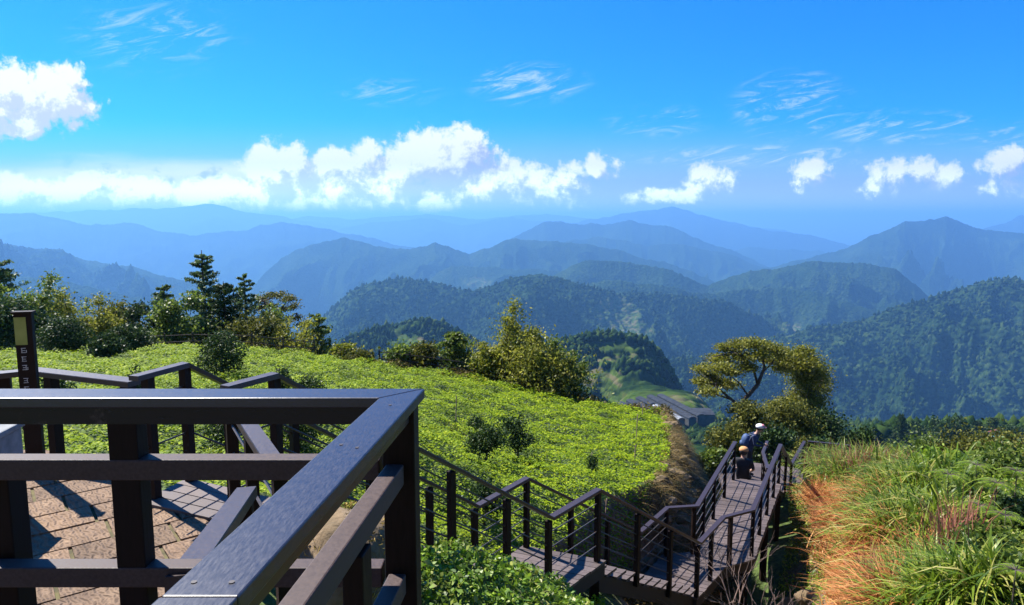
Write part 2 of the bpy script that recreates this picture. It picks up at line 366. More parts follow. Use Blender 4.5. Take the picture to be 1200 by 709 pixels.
def path_info(x, y):
    best = np.full(x.shape, 1e9); zz = np.zeros(x.shape)
    for (a, za), (b, zb) in zip(PATHPTS[:-1], PATHPTS[1:]):
        dx, dy = b[0] - a[0], b[1] - a[1]; t = np.clip(((x - a[0]) * dx + (y - a[1]) * dy) / (dx * dx + dy * dy), 0, 1)
        d = np.hypot(x - a[0] - t * dx, y - a[1] - t * dy); z = za + t * (zb - za)
        k = d < best; best = np.where(k, d, best); zz = np.where(k, z, zz)
    return best, zz
def ground(x, y, detail=True):
    x = np.asarray(x, float); y = np.asarray(y, float)
    s = wall_side(x, y); k = np.clip((s + 0.05) / 1.45, 0, 1); k = k * k * (3 - 2 * k)
    z = F_field(x, y) * (1 - k) + F_low(x, y) * k
    if detail: z = z + 0.10 * fbm(x * .6, y * .6, 4) + 0.35 * (k * (1 - k)) * fbm(x * 2.5, y * 2.5, 3)
    by = np.interp(x, BACK[:, 0], BACK[:, 1]); over = np.maximum(y - by, 0)
    z = z * 1.0 - 0.55 * over - 0.015 * over ** 1.5
    d, pz = path_info(x, y); lim = pz - 0.32 + np.maximum(d - 0.68, 0) * 2.6
    z = np.minimum(z, lim)
    z = np.where(in_poly(x, y, [(-8, .5), (-1.0, .5), (-1.0, 3.2), (-1.9, 4.95), (-2.9, 5.3), (-3.2, 6.2), (-4.6, 6.75), (-8, 6)]), np.minimum(z, -2.42), z)
    z = np.where((y < 2.4) & (x < 0.2), np.minimum(z, -2.6), z)
    return z
def gz(x, y): return float(ground(np.array([x]), np.array([y]))[0])
def grid_mesh(name, xs, ys, fz, mat):
    X, Y = np.meshgrid(xs, ys); Z = fz(X, Y); V = np.c_[X.ravel(), Y.ravel(), Z.ravel()]
    ny, nx = X.shape; i = np.arange(ny - 1)[:, None] * nx + np.arange(nx - 1)[None, :]; i = i.ravel()
    return np_mesh(name, V, np.c_[i, i + 1, i + nx + 1, i + nx], mat, smooth=True)
# ground material: earth with green tint
def ground_mat():
    m, nt, out = mat_base('soil_and_moss'); b = nt.nodes.new('ShaderNodeBsdfPrincipled'); b.inputs['Roughness'].default_value = 0.95
    n = tex(nt, 'noise', 1.3, det=6); n2 = tex(nt, 'noise', 9, det=6)
    e = ramp(nt, n2.outputs[0], [(.3, (.055, .035, .018)), (.55, (.13, .085, .045)), (.75, (.20, .14, .08))])
    g = ramp(nt, n2.outputs[0], [(.3, (.025, .045, .010)), (.7, (.085, .13, .02))])
    geo = nt.nodes.new('ShaderNodeNewGeometry'); sp_ = nt.nodes.new('ShaderNodeSeparateXYZ'); nt.links.new(geo.outputs['True Normal'], sp_.inputs[0])
    ad = nt.nodes.new('ShaderNodeMath'); ad.operation = 'MULTIPLY_ADD'; nt.links.new(n.outputs[0], ad.inputs[0]); ad.inputs[1].default_value = .35; nt.links.new(sp_.outputs[2], ad.inputs[2])
    mr = nt.nodes.new('ShaderNodeMapRange'); nt.links.new(ad.outputs[0], mr.inputs[0]); mr.inputs[1].default_value = .88; mr.inputs[2].default_value = 1.02
    mx = nt.nodes.new('ShaderNodeMix'); mx.data_type = 'RGBA'; nt.links.new(mr.outputs[0], mx.inputs[0]); nt.links.new(e, mx.inputs[6]); nt.links.new(g, mx.inputs[7])
    nt.links.new(mx.outputs[2], b.inputs['Base Color'])
    bp = nt.nodes.new('ShaderNodeBump'); bp.inputs['Strength'].default_value = .8; bp.inputs['Distance'].default_value = .08; nt.links.new(n2.outputs[0], bp.inputs['Height']); nt.links.new(bp.outputs[0], b.inputs['Normal'])
    nt.links.new(b.outputs[0], out.inputs[0]); return m
M_ground = ground_mat()
xs = np.r_[np.arange(-45, -8, .5), np.arange(-8, 14, .12), np.arange(14, 48.1, .5)]; ys = np.r_[np.arange(-6, 28, .12), np.arange(28, 78, .5)]
tag(grid_mesh('ground', xs, ys, ground, M_ground), kind='structure')

def sky_block_slope(X, Y): return np.where(Y > -8, -1.9, -1.9 + (-8 - Y) * .62) + 1.2 * fbm(X * .12, Y * .12, 4) * np.clip((-8 - Y) / 6, 0, 1) + np.abs(perlin(X * .5, Y * .5)) * 1.5 * np.clip((-8 - Y) / 6, 0, 1)
tag(grid_mesh('hillside', np.arange(-70, 70.1, 1.0), np.arange(-75, -5.9, 1.0), sky_block_slope, M_ground), kind='structure')  # unseen slope added behind the camera to keep sky light off the rail fronts
# ------------------------------------------------------------------ far hills: one sheet to the horizon
RIDGES = [ (6900, .5, [(570, 315), (600, 300), (640, 289), (700, 281), (760, 291), (800, 289), (850, 300), (910, 322)]), (10000, .45, [(820, 310), (880, 291), (930, 294), (1000, 301), (1060, 312)]),
 (17500, .4, [(280, 262), (360, 249), (420, 253), (500, 247), (560, 251), (640, 247), (700, 253), (820, 257), (920, 264)]), (2900, .5, [(590, 362), (660, 340), (720, 331), (770, 338), (840, 346), (900, 339), (960, 346), (1050, 372)]),
 (1650, .55, [(960, 455), (1000, 436), (1060, 416), (1120, 402), (1200, 384), (1300, 372)]), (3000, .5, [(-80, 330), (0, 322), (80, 335), (160, 352), (240, 380)]), (230, .60, [(900, 590), (960, 545), (1010, 520), (1050, 511), (1100, 509), (1200, 511), (1300, 512)]),  # distance, slope, silhouette in photo pixels
 (900, .42, [(300, 440), (380, 418), (410, 401), (440, 390), (490, 378), (520, 385), (545, 398), (570, 415), (600, 440)]),
 (640, .34, [(560, 440), (600, 418), (660, 406), (700, 398), (740, 397), (765, 408), (785, 440), (800, 470), (830, 500)]),
 (2300, .50, [(250, 470), (300, 425), (380, 372), (410, 345), (440, 335), (475, 329), (510, 338), (560, 342), (595, 332), (635, 321), (680, 335), (720, 347), (790, 350), (850, 358), (900, 380), (950, 410), (1000, 450)]),
 (1500, .55, [(640, 470), (690, 450), (740, 432), (800, 424), (850, 425), (900, 440), (960, 470), (1020, 500), (1100, 525), (1200, 540), (1300, 550)]),
 (1900, .50, [(800, 440), (850, 420), (900, 401), (960, 386), (1010, 378), (1060, 360), (1110, 348), (1150, 335), (1180, 329), (1200, 331), (1300, 340)]),
 (3500, .50, [(560, 365), (600, 345), (640, 325), (690, 307), (740, 311), (790, 322), (830, 336), (870, 322), (900, 316), (960, 309), (1010, 311), (1050, 320), (1085, 345), (1120, 370)]),
 (4300, .55, [(490, 345), (515, 322), (530, 314), (600, 318), (660, 321), (700, 334)]),
 (5200, .55, [(240, 390), (280, 360), (310, 322), (345, 297), (400, 281), (440, 291), (480, 293), (510, 287), (550, 298), (590, 284), (640, 283), (690, 290), (740, 300), (800, 318), (835, 332), (880, 350)]),
 (6200, .55, [(860, 325), (920, 312), (980, 297), (1010, 285), (1060, 264), (1085, 261), (1110, 258), (1145, 272), (1200, 276), (1300, 280)]),
 (4200, .30, [(-80, 275), (0, 285), (80, 300), (160, 318), (240, 335), (320, 365)]),
 (7800, .50, [(560, 305), (600, 282), (640, 262), (690, 266), (740, 262), (790, 270), (830, 285), (870, 302), (920, 325)]),
 (8500, .45, [(-80, 258), (0, 252), (40, 253), (90, 263), (160, 265), (230, 277), (280, 270), (325, 263), (390, 272), (440, 282), (500, 297)]),
 (12500, .45, [(620, 285), (680, 262), (740, 251), (788, 244), (830, 256), (880, 268), (960, 280), (1020, 292)]),
 (11500, .45, [(1080, 300), (1150, 270), (1200, 255), (1300, 250)]),
 (15500, .40, [(-80, 248), (60, 250), (150, 246), (200, 242), (250, 240), (300, 250), (380, 264), (450, 272)]),
 (14500, .40, [(380, 275), (440, 262), (500, 257), (540, 263), (600, 255), (660, 262), (720, 266), (800, 272)]),
]
def hills():
    def dens(a, b, n): return np.exp(np.linspace(math.log(a), math.log(b), n, endpoint=False))
    Ys = np.r_[dens(58, 380, 50), dens(380, 1000, 170), dens(1000, 2700, 420), dens(2700, 6500, 260), dens(6500, 17000, 170), dens(17000, 46000, 20), [46000]]
    ps = np.linspace(-0.98, 0.98, 960); Pm, Ym = np.meshgrid(ps, Ys); X = Pm * Ym
    Z = np.full(Pm.shape, -1e9)
    wx = X + 120 * fbm(X / 900, Ym / 900, 3); wy = Ym + 120 * fbm(X / 900 + 50, Ym / 900, 3)
    for k, (D, sl, pts) in enumerate(RIDGES):
        a = np.array([pq(u, v) for u, v in pts]); o = np.argsort(a[:, 0])
        q = np.interp(ps, a[o, 0], a[o, 1], left=-9, right=-9)
        # end taper
        e0, e1 = a[o[0], 0], a[o[-1], 0]
        q = np.where(ps < e0, a[o[0], 1] - (e0 - ps) * 1.0, q); q = np.where(ps > e1, a[o[-1], 1] - (ps - e1) * 1.0, q)
        Dp = D * (1 + 0.05 * fbm(ps * 3 + k * 7.7, ps * 0 + k, 3))
        q = q + (0.0052 * (ridged(ps * 9 + 3 * k, ps * 0 + 11 + k, 5, .55) - 1.1) + .002) * min(1, 11000 / D)
        crest = (q * Dp)[None, :]; dist = Ym - Dp[None, :]
        spur = D * 0.16
        rn = ridged((X + k * 900) / (spur * 1.3), (wy * .55 + k * 333) / (spur * .85), 5, .52)
        ad = np.abs(dist); amp = np.minimum(ad * 0.62, spur * 0.75) * (1 if D < 7000 else .35)
        h = crest - sl * ad - 0.00000 * ad + amp * (rn - 1.25)
        h = np.where(dist > 0, crest - sl * 0.8 * ad, h)
        Z = np.maximum(Z, h)
    floor = np.interp(Ym, [50, 90, 200, 400, 600, 1000, 2500, 6000, 46000], [-22, -38, -84, -132, -190, -420, -640, -760, -1050]) + 6 * fbm(X / 120, Ym / 120, 4) * np.clip(Ym / 400, 0, 1)
    Z = np.maximum(Z, floor + 40 * (ridged(X / 1400, Ym / 1400, 3) - 1) * np.clip((Ym - 900) / 2000, 0, 1))
    bench = np.exp(-(((Pm - .225) / .085) ** 4 + ((Ym - 475) / 75) ** 4)); Z = Z * (1 - bench) + (-127) * bench
    # tree canopy relief
    cs = np.clip(Ym / 2200, .45, 2.0)
    can = np.abs(perlin(X / (11 * 1.0), Ym / (15))) * 7 + np.abs(perlin(X / 23, Ym / 31)) * 8
    flat = np.exp(-(((Pm - .225) / .07) ** 2 + ((Ym - 470) / 120) ** 2))
    Z = Z + can * np.clip(Ym / 1800, 0.06, 1.2) * (1 - flat) * (1 - bench) * np.where(Ym > 9000, 0.3, 1)
    q_ = Z / Ym; Vp = 354 + 800 * (-(SP + q_ * CP) / (CP - q_ * SP)); Up = 600 + 800 * Pm * (CP - SP * (Vp - 354) / 800)
    fld = np.zeros(Pm.shape)
    for (u, v, ru, rv, ya, yb) in [(722, 366, 24, 19, 1300, 3000), (745, 384, 22, 8, 1300, 3000), (478, 402, 26, 9, 600, 1100), (722, 407, 40, 7, 450, 800), (730, 421, 36, 5, 450, 800), (702, 444, 30, 14, 380, 720), (660, 425, 14, 8, 450, 800), (500, 412, 20, 6, 600, 1100), (925, 385, 12, 10, 1300, 3000), (560, 330, 16, 6, 3800, 5200), (760, 480, 90, 22, 380, 560)]:
        w_ = ((Up - u + 12 * fbm(Up / 14, Vp / 14, 2)) / ru) ** 2 + ((Vp - v) / rv) ** 2; fld = np.maximum(fld, np.clip((1.15 - w_) * 4, 0, 1) * ((Ym > ya) & (Ym < yb)))
    kf = 1 - .9 * fld; Z = Z - can * np.clip(Ym / 1800, .06, 1.2) * (1 - flat) * (1 - bench) * fld * .9
    V = np.c_[X.ravel(), Ym.ravel(), Z.ravel()]; ny, nx = X.shape
    i = (np.arange(ny - 1)[:, None] * nx + np.arange(nx - 1)[None, :]).ravel()
    m, nt, out = mat_base('forested_hills'); b = nt.nodes.new('ShaderNodeBsdfPrincipled'); b.inputs['Roughness'].default_value = 1.0; b.inputs['Specular IOR Level'].default_value = 0.0
    v1 = tex(nt, 'voronoi', 1 / 13.0); n1 = tex(nt, 'noise', 1 / 260.0, det=6); n2 = tex(nt, 'noise', 1 / 9.0, det=4)
    c1 = ramp(nt, n2.outputs[0], [(.3, (.007, .016, .006)), (.5, (.018, .037, .010)), (.7, (.045, .070, .018))])
    c2 = ramp(nt, n1.outputs[0], [(.35, (.6, .7, .6)), (.55, (1.0, 1.0, 1.0)), (.68, (1.35, 1.25, 1.05))])
    mx = nt.nodes.new('ShaderNodeMix'); mx.data_type = 'RGBA'; mx.blend_type = 'MULTIPLY'; mx.inputs[0].default_value = 1; nt.links.new(c1, mx.inputs[6]); nt.links.new(c2, mx.inputs[7])
    av = nt.nodes.new('ShaderNodeAttribute'); av.attribute_name = 'clearing'; n5 = tex(nt, 'noise', 1 / 30.0, det=5, vscale=(1, 1, 6)); c5 = ramp(nt, n5.outputs[0], [(.35, (.025, .048, .010)), (.5, (.055, .085, .016)), (.62, (.10, .09, .045))])
    mx5 = nt.nodes.new('ShaderNodeMix'); mx5.data_type = 'RGBA'; nt.links.new(av.outputs['Fac'], mx5.inputs[0]); nt.links.new(mx.outputs[2], mx5.inputs[6]); nt.links.new(c5, mx5.inputs[7])
    nt.links.new(mx5.outputs[2], b.inputs['Base Color'])
    bp = nt.nodes.new('ShaderNodeBump'); bp.invert = True; bp.inputs['Strength'].default_value = 1.0; bp.inputs['Distance'].default_value = 6.0
    nt.links.new(v1.outputs['Distance'], bp.inputs['Height']); nt.links.new(bp.outputs[0], b.inputs['Normal']); nt.links.new(b.outputs[0], out.inputs[0])
    o = np_mesh('hills', V, np.c_[i, i + 1, i + nx + 1, i + nx], m, smooth=True); tag(o, kind='structure')
    at_ = o.data.attributes.new('clearing', 'FLOAT', 'POINT'); at_.data.foreach_set('value', fld.ravel().astype(np.float32))
    # individual tree crowns, too many to count, on the nearer hills
    import bmesh
    bm = bmesh.new(); bmesh.ops.create_icosphere(bm, subdivisions=1, radius=1.0); bv = np.array([v.co for v in bm.verts]); bf = np.array([[v.index for v in f.verts] for f in bm.faces]); bm.free()
    rg = np.random.default_rng(21); n = 170000
    Yt = np.exp(rg.uniform(math.log(140), math.log(2700), n)); Pt = rg.uniform(-.35, .80, n)
    fi = np.interp(Yt, Ys, np.arange(len(Ys))); pj = np.interp(Pt, ps, np.arange(len(ps))); ii, jj = np.round(fi).astype(int), np.round(pj).astype(int)
    zt = Z[ii, jj]; vv = Vp[ii, jj]
    # keep crowns on slopes that face the viewer and leave the clearings open
    zb = Z[np.minimum(ii + 3, len(Ys) - 1), jj]; keep = (zb > zt - 14) & (fld[ii, jj] < .25) & (vv > 325) & (vv < 520) & (bench[ii, jj] < .3)
    Yt, Pt, zt = Yt[keep][:60000], Pt[keep][:60000], zt[keep][:60000]; n = len(Yt); r = rg.uniform(2.2, 5.2, n) * np.interp(Yt, [150, 340, 900, 2500], [.5, .7, .9, 1.3]); con = rg.random(n) < .35
    k = bv[None] * (1 + .22 * rg.normal(size=(n, len(bv), 1))); k = k * r[:, None, None]; k[..., 2] *= np.where(con, 1.7, .95)[:, None]
    tp = np.clip(bv[None, :, 2:3], 0, 1) * np.where(con, .75, .1)[:, None, None]; k[..., :2] *= (1 - tp)
    VV = k + np.c_[Pt * Yt, Yt, zt + r * .5][:, None, :]; FF = (np.arange(n)[:, None, None] * len(bv) + bf[None]).reshape(-1, 3)
    mt, nt2, out2 = mat_base('distant_tree_crowns'); b2 = nt2.nodes.new('ShaderNodeBsdfDiffuse'); g2 = nt2.nodes.new('ShaderNodeNewGeometry')
    nt2.links.new(ramp(nt2, g2.outputs['Random Per Island'], [(0, (.007, .017, .005)), (.6, (.020, .040, .009)), (1, (.050, .075, .018))]), b2.inputs[0]); nt2.links.new(b2.outputs[0], out2.inputs[0])
    tag(np_mesh('distant_forest', VV.reshape(-1, 3), FF, mt), 'forest covering the nearer hillsides below the ridges', 'forest', kind='stuff')
    def hz(x, y):
        pi_ = np.interp(x / y, ps, np.arange(len(ps))); yi_ = np.interp(y, Ys, np.arange(len(Ys))); return float(Z[int(round(yi_)), int(round(pi_))])
    return hz
hill_z = hills()

def haze():
    mb = MB(); mb.prism([(-52000, -2500), (52000, -2500), (52000, 47500), (-52000, 47500)], -1400, 352)
    m, nt, out = mat_base('haze_air'); v = nt.nodes.new('ShaderNodeVolumePrincipled')
    v.inputs['Color'].default_value = (.20, .50, 1.0, 1); v.inputs['Density'].default_value = HAZE; v.inputs['Anisotropy'].default_value = 0.25
    nt.links.new(v.outputs[0], out.inputs['Volume']); tag(mb.build('haze', m), 'pale blue haze filling the valleys between the mountain ridges', 'haze', kind='stuff')
HAZE = 0.00013
haze()

# ------------------------------------------------------------------ plaza, deck floor and boardwalk
M_gap = simple('mossy_joint_sand', [(.3, (.05, .045, .02)), (.6, (.12, .10, .04)), (.8, (.08, .12, .02))], 9, 0.95)
def stone_mat():
    m, nt, out = mat_base('combed_sandstone'); b = nt.nodes.new('ShaderNodeBsdfPrincipled'); b.inputs['Roughness'].default_value = .9
    n = tex(nt, 'noise', 5, det=8, rough=.7); g = nt.nodes.new('ShaderNodeNewGeometry')
    c = ramp(nt, n.outputs[0], [(.3, (.12, .072, .042)), (.5, (.20, .125, .075)), (.7, (.27, .175, .105))])
    hv = nt.nodes.new('ShaderNodeHueSaturation'); mr = nt.nodes.new('ShaderNodeMapRange'); nt.links.new(g.outputs['Random Per Island'], mr.inputs[0]); mr.inputs[3].default_value = .72; mr.inputs[4].default_value = 1.2
    nt.links.new(mr.outputs[0], hv.inputs['Value']); nt.links.new(c, hv.inputs['Color']); nt.links.new(hv.outputs[0], b.inputs['Base Color'])
    tc = nt.nodes.new('ShaderNodeTexCoord'); w = nt.nodes.new('ShaderNodeTexWave'); nt.links.new(tc.outputs['Object'], w.inputs['Vector'])
    w.bands_direction = 'DIAGONAL'; w.inputs['Scale'].default_value = 9; w.inputs['Distortion'].default_value = 5; w.inputs['Detail'].default_value = 3; w.inputs['Detail Scale'].default_value = 1.2
    bp = nt.nodes.new('ShaderNodeBump'); bp.inputs['Strength'].default_value = .9; bp.inputs['Distance'].default_value = .018; nt.links.new(w.outputs[0], bp.inputs['Height']); nt.links.new(bp.outputs[0], b.inputs['Normal'])
    nt.links.new(b.outputs[0], out.inputs[0]); return m
M_stone = stone_mat()
def clip_poly(P, poly):                               # Sutherland-Hodgman, poly ccw convex-ish
    out = P; n = len(poly)
    for i in range(n):
        a, b = poly[i], poly[(i + 1) % n]; src = out; out = []
        if not src: break
        ins = lambda p: (b[0] - a[0]) * (p[1] - a[1]) - (b[1] - a[1]) * (p[0] - a[0]) >= 0
        for j in range(len(src)):
            p, q = src[j], src[(j + 1) % len(src)]
            if ins(p): out.append(p)
            if ins(p) != ins(q):
                d1 = (b[0] - a[0]) * (p[1] - a[1]) - (b[1] - a[1]) * (p[0] - a[0]); d2 = (b[0] - a[0]) * (q[1] - a[1]) - (b[1] - a[1]) * (q[0] - a[0]); t = d1 / (d1 - d2)
                out.append((p[0] + t * (q[0] - p[0]), p[1] + t * (q[1] - p[1])))
    return out
def plaza():
    z = -2.24
    poly = [(-7.5, 1.2), (-1.28, 1.2), (-1.24, 3.15), (-2.10, 4.72), (-3.50, 5.95), (-4.6, 6.5), (-7.5, 6.2)]
    mb = MB(); mb.prism(poly, z - .22, z - .018); base = mb.build('plaza_bed', M_gap)
    tag(base, kind='structure')
    mb = MB(); ang = R(38); ca, sa = math.cos(ang), math.sin(ang); rnd = random.Random(4)
    rows = 0.36
    for r in range(-30, 30):
        y0 = r * rows; off = rnd.uniform(0, .5); x0 = -14.0 + off
        while x0 < 8:
            L_ = rnd.choice([.45, .62, .78, .9]); g = .012
            q = [(x0 + g, y0 + g), (x0 + L_ - g, y0 + g), (x0 + L_ - g, y0 + rows - g), (x0 + g, y0 + rows - g)]
            q = [(a * ca - b * sa, a * sa + b * ca) for a, b in q]; q = clip_poly(q, poly)
            if len(q) >= 3:
                dz = rnd.uniform(-.003, .004); n = len(q)
                mb.prism(q, z - .05, z + dz)
            x0 += L_
    tag(mb.build('plaza_paving', M_stone), kind='structure')
plaza()

def board_deck(name, quads, z, label, thick=.035, bw=.13, drop=.20):
    """quads: list of (near-right, far-right, far-left, near-left) plan corners; boards run right-left"""
    t = empty(name, (*quads[0][0], z), label, 'wooden platform')
    mb = MB(); bm_ = MB()
    for (a, b, c, d) in quads:
        a, b, c, d = map(Vector, (a, b, c, d)); L1 = (b - a).length; L2 = (c - d).length; n = max(1, int(round((L1 + L2) / 2 / bw)))
        for i in range(n):
            t0, t1 = (i + .03) / n, (i + .95) / n; j = random.uniform(-.008, .008)
            u = (a.lerp(b, .5) - d.lerp(c, .5)).normalized()
            p = [d.lerp(c, t0) + u * j, a.lerp(b, t0) + u * j, a.lerp(b, t1) + u * j, d.lerp(c, t1) + u * j]
            mb.prism([(q.x, q.y) for q in p], z - thick, z + random.uniform(-.002, .002))
        for (p, q) in ((a, b), (d, c)):
            m_ = (b - a).normalized(); nrm = Vector((m_.y, -m_.x)) * (.03 if p is a else -.03) * -1
            bm_.sweep([(p.x + nrm.x * 1.5, p.y + nrm.y * 1.5, z - thick - .004), (q.x + nrm.x * 1.5, q.y + nrm.y * 1.5, z - thick - .004)], .05, drop); bm_.build('joist', M_beam, t); bm_ = MB()
    mb.build('deck_boards', M_deck, t);     return t
def support(t, pts, z):
    for (x, y) in pts:
        mb = MB(); g = gz(x, y); h = z - .24 - g + .3
        if h < .3: continue
        mb.box((x, y, z - .245 - h / 2), .12, .12, h); mb.build('support_post', M_post, t)
def stair(name, a, b, c, d, z0, z1, n, label):
    """a,d near right/left at top ; b,c far right/left at bottom"""
    a, b, c, d = map(Vector, (a, b, c, d)); t = empty(name, (a.x, a.y, z0), label, 'staircase')
    for i in range(n):
        z = z0 - (z0 - z1) * (i + 1) / (n + 1); t0, t1 = i / n - .01, (i + 1) / n - .012
        mb = MB(); p = [d.lerp(c, t0), a.lerp(b, t0), a.lerp(b, t1), d.lerp(c, t1)]
        m1 = [p[0], p[1], p[1].lerp(p[2], .48), p[0].lerp(p[3], .48)]; m2 = [p[0].lerp(p[3], .52), p[1].lerp(p[2], .52), p[2], p[3]]
        for q in (m1, m2): mb.prism([(v.x, v.y) for v in q], z - .04, z)
        mb.build('tread', M_deck, t)
    st = (z0 - z1) / (n + 1)
    for (p, q, s) in ((a, b, -1), (d, c, 1)):
        mb = MB(); m_ = (q - p).normalized(); nr = Vector((m_.y, -m_.x)) * .07 * s
        mb.sweep([(p.x + nr.x, p.y + nr.y, z0 - st - .05), (q.x + nr.x, q.y + nr.y, z1 - .05)], .05, .22)
        mb.build('stringer', M_beam, t)
    return t
def off(pt, dx, dy): return (pt[0] + dx, pt[1] + dy)
# plan points of the two rail lines
Na, Nb, N1, N2 = (-2.08, 4.83), (-1.86, 5.26), (.48, 7.96), (1.17, 8.83)
N3, N4, N5, N6, N7, N8 = (3.28, 11.37), (4.02, 12.4), (4.70, 12.74), (6.77, 16.65), (8.30, 19.57), (9.60, 21.7)
Fa, Fb, F1, F2 = (-2.91, 5.14), (-2.75, 5.65), (-.44, 8.30), (.215, 9.24)
F3, F4, F5, F6, F7, F8 = (2.32, 11.78), (3.05, 12.83), (3.66, 12.92), (5.69, 16.85), (6.55, 19.9), (7.1, 22.6)
e = .07
def o_r(p): return (p[0] + .055, p[1] - .045)
def o_l(p): return (p[0] - .055, p[1] + .045)
z0, z1, z2, z3 = -2.22, -4.62, -6.60, -8.20
P0 = board_deck('top_landing', [(o_r(Na), o_r(Nb), o_l(Fb), o_l(Fa))], z0, 'small plank landing beside the stone plaza at the head of the stairs', bw=.12)
P1 = board_deck('middle_landing', [(o_r(N1), (N2[0] + .12, N2[1] + .02), o_l(F2), o_l(F1))], z1, 'purplish plank landing between the two stair flights, above the leafy bank')
support(P1, [N1, F1, (1.12, 8.78), (.25, 9.2)], z1)
P2 = board_deck('lower_walkway', [((N3[0] - .02, N3[1] - .10), o_r(N4), o_l(F4), (F3[0] - .07, F3[1] - .03)), (o_r(N4), (4.75, 12.68), (F5[0] - .02, F5[1] + .06), o_l(F4)), ((4.76, 12.69), (6.84, 16.62), (5.62, 16.88), (3.63, 12.98))], z2,
                'long plank walkway running away from the lower stairs towards the two people')
support(P2, [(3.35, 11.5), (2.45, 11.9), (4.6, 12.8), (3.7, 13.1), (5.75, 14.8), (4.75, 15.0), (6.65, 16.4), (5.75, 16.7)], z2)
P3 = board_deck('far_platform', [((8.36, 19.5), (9.75, 21.8), (7.0, 22.9), (6.45, 19.95)), ((9.70, 21.75), (10.9, 21.3), (10.4, 19.7), (8.45, 19.65))], z3, 'plank platform at the foot of the far steps under the dark bushes')
support(P3, [(8.3, 19.6), (9.6, 21.6), (7.1, 22.5), (6.6, 20.0), (10.7, 21.2)], z3)
stair('upper_stairs', Nb, N1, F1, Fb, z0, z1, 13, 'upper wooden stair flight descending from the plaza beside the green field')
stair('lower_stairs', N2, N3, F3, F2, z1, z2, 12, 'lower wooden stair flight with separate sunlit treads below the middle landing')
stair('far_stairs', N6, N7, F7, F6, z2, z3, 9, 'far wooden steps where the person in the black top sits')
stair('exit_stairs', (10.95, 21.25), (12.3, 20.9), (12.0, 19.6), (10.45, 19.75), z3, z3 - .9, 5, 'short steps leaving the far platform to the right behind the reeds')

def railing(name, pts, post_ts, label, bases, w=.095, t=.04, pw=.068, ncab=4, cat='railing', mat=None, group=None, gap=.0):
    """pts: 3d polyline of the handrail top; post_ts: list of (segment, fraction); bases: list of drop from rail top to the post foot"""
    pts = [Vector(p) for p in pts]; T = empty(name, (pts[0].x, pts[0].y, pts[0].z - 1), label, cat, group)
    mb = MB(); mb.sweep(pts, w, t); mb.build('handrail', mat or M_hand, T)
    for (s, f), dr in zip(post_ts, bases):
        p = pts[s].lerp(pts[s + 1], f); d = pts[s + 1] - pts[s]; rz = math.atan2(d.y, d.x)
        mb = MB(); sl = abs(d.z) / max(.01, math.hypot(d.x, d.y)) * .05 + .004
        h = dr - t - sl; mb.box((p.x, p.y, p.z - t - sl - h / 2), pw, pw, h, rz); mb.build('post', M_post, T)
    for k in range(ncab):
        mb = MB(); o_ = t + .16 + k * .20
        mb.tube([p - Vector((0, 0, o_)) for p in pts], .009, 5); mb.build('rail_rod', M_metal, T)
    return T
def P3d(p, z): return (p[0], p[1], z)
zr0, zr1, zr2, zr3 = z0 + 1.03, z1 + 1.03, z2 + 1.0, z3 + 1.0
nr = [P3d(Na, zr0), P3d(Nb, zr0), P3d(N1, zr1), P3d(N2, zr1), P3d(N3, zr2), P3d(N4, zr2), P3d(N5, zr2), P3d(N6, zr2), P3d(N7, zr3), P3d(N8, zr3)]
railing('stair_railing', nr, [(0, .08), (0, .97), (1, .28), (1, .53), (1, .77), (1, .985), (2, .985), (3, .33), (3, .66), (3, .985), (4, .5), (5, .25), (6, .02), (6, .25), (6, .5), (6, .75), (6, .98), (7, .5), (8, .02), (8, .9)],
        'near side railing zigzagging down the stairs with dark posts and thin rods', [1.25, 1.25, 1.3, 1.3, 1.3, 1.1, 1.05, 1.2, 1.2, 1.08] + [1.1] * 10)
fr = [P3d(Fa, zr0), P3d(Fb, zr0), P3d(F1, zr1), P3d(F2, zr1), P3d(F3, zr2), P3d(F4, zr2), P3d(F5, zr2), P3d(F6, zr2)]
railing('field_side_railing', fr, [(0, .25), (0, .97), (1, .28), (1, .53), (1, .77), (1, .985), (2, .985), (3, .33), (3, .66), (3, .985), (4, .985), (5, .9), (6, .15), (6, .4), (6, .7), (6, .985)],
        'far side stair railing bordering the green field and the walkway left edge', [1.2, 1.2, 1.3, 1.3, 1.3, 1.08, 1.05, 1.2, 1.2, 1.08] + [1.1] * 6)
ir = [at(900, 548, 18.5), at(894, 529, 20.6), at(899, 516, 22.4)]
railing('inner_railing', ir, [(0, .05), (0, .6), (1, .1), (1, .95)], 'short bent railing behind the walkway end beside the standing person', [1.2, 1.2, 1.1, 1.1], ncab=3)
railing('exit_railing', [(9.72, 21.7, zr3), (10.85, 21.3, zr3), (12.3, 20.9, zr3 - .9)], [(0, .03), (0, .97), (1, .9)], 'farthest dark railing dropping away to the right under the bushes', [1.08, 1.1, 1.1], ncab=3)
railing('exit_railing', [(8.55, 19.62, zr3), (10.45, 19.7, zr3), (12.0, 19.55, zr3 - .9)], [(0, .5), (0, .97), (1, .9)], 'railing along the front of the far platform next to the reeds', [1.08, 1.1, 1.1], ncab=3)
# plaza edge railing (left) : low, thick plank
railing('plaza_railing', [(-6.6, 6.2, -1.41), (-4.75, 6.22, -1.405), (-4.52, 6.34, -1.40), (-3.34, 5.92, -1.41)], [(0, .3), (1, .1), (2, .17), (2, .93)], 'low plank railing along the plaza edge behind the dark sign post', [.86, .86, .86, .86], w=.15, t=.05, pw=.09, ncab=2)
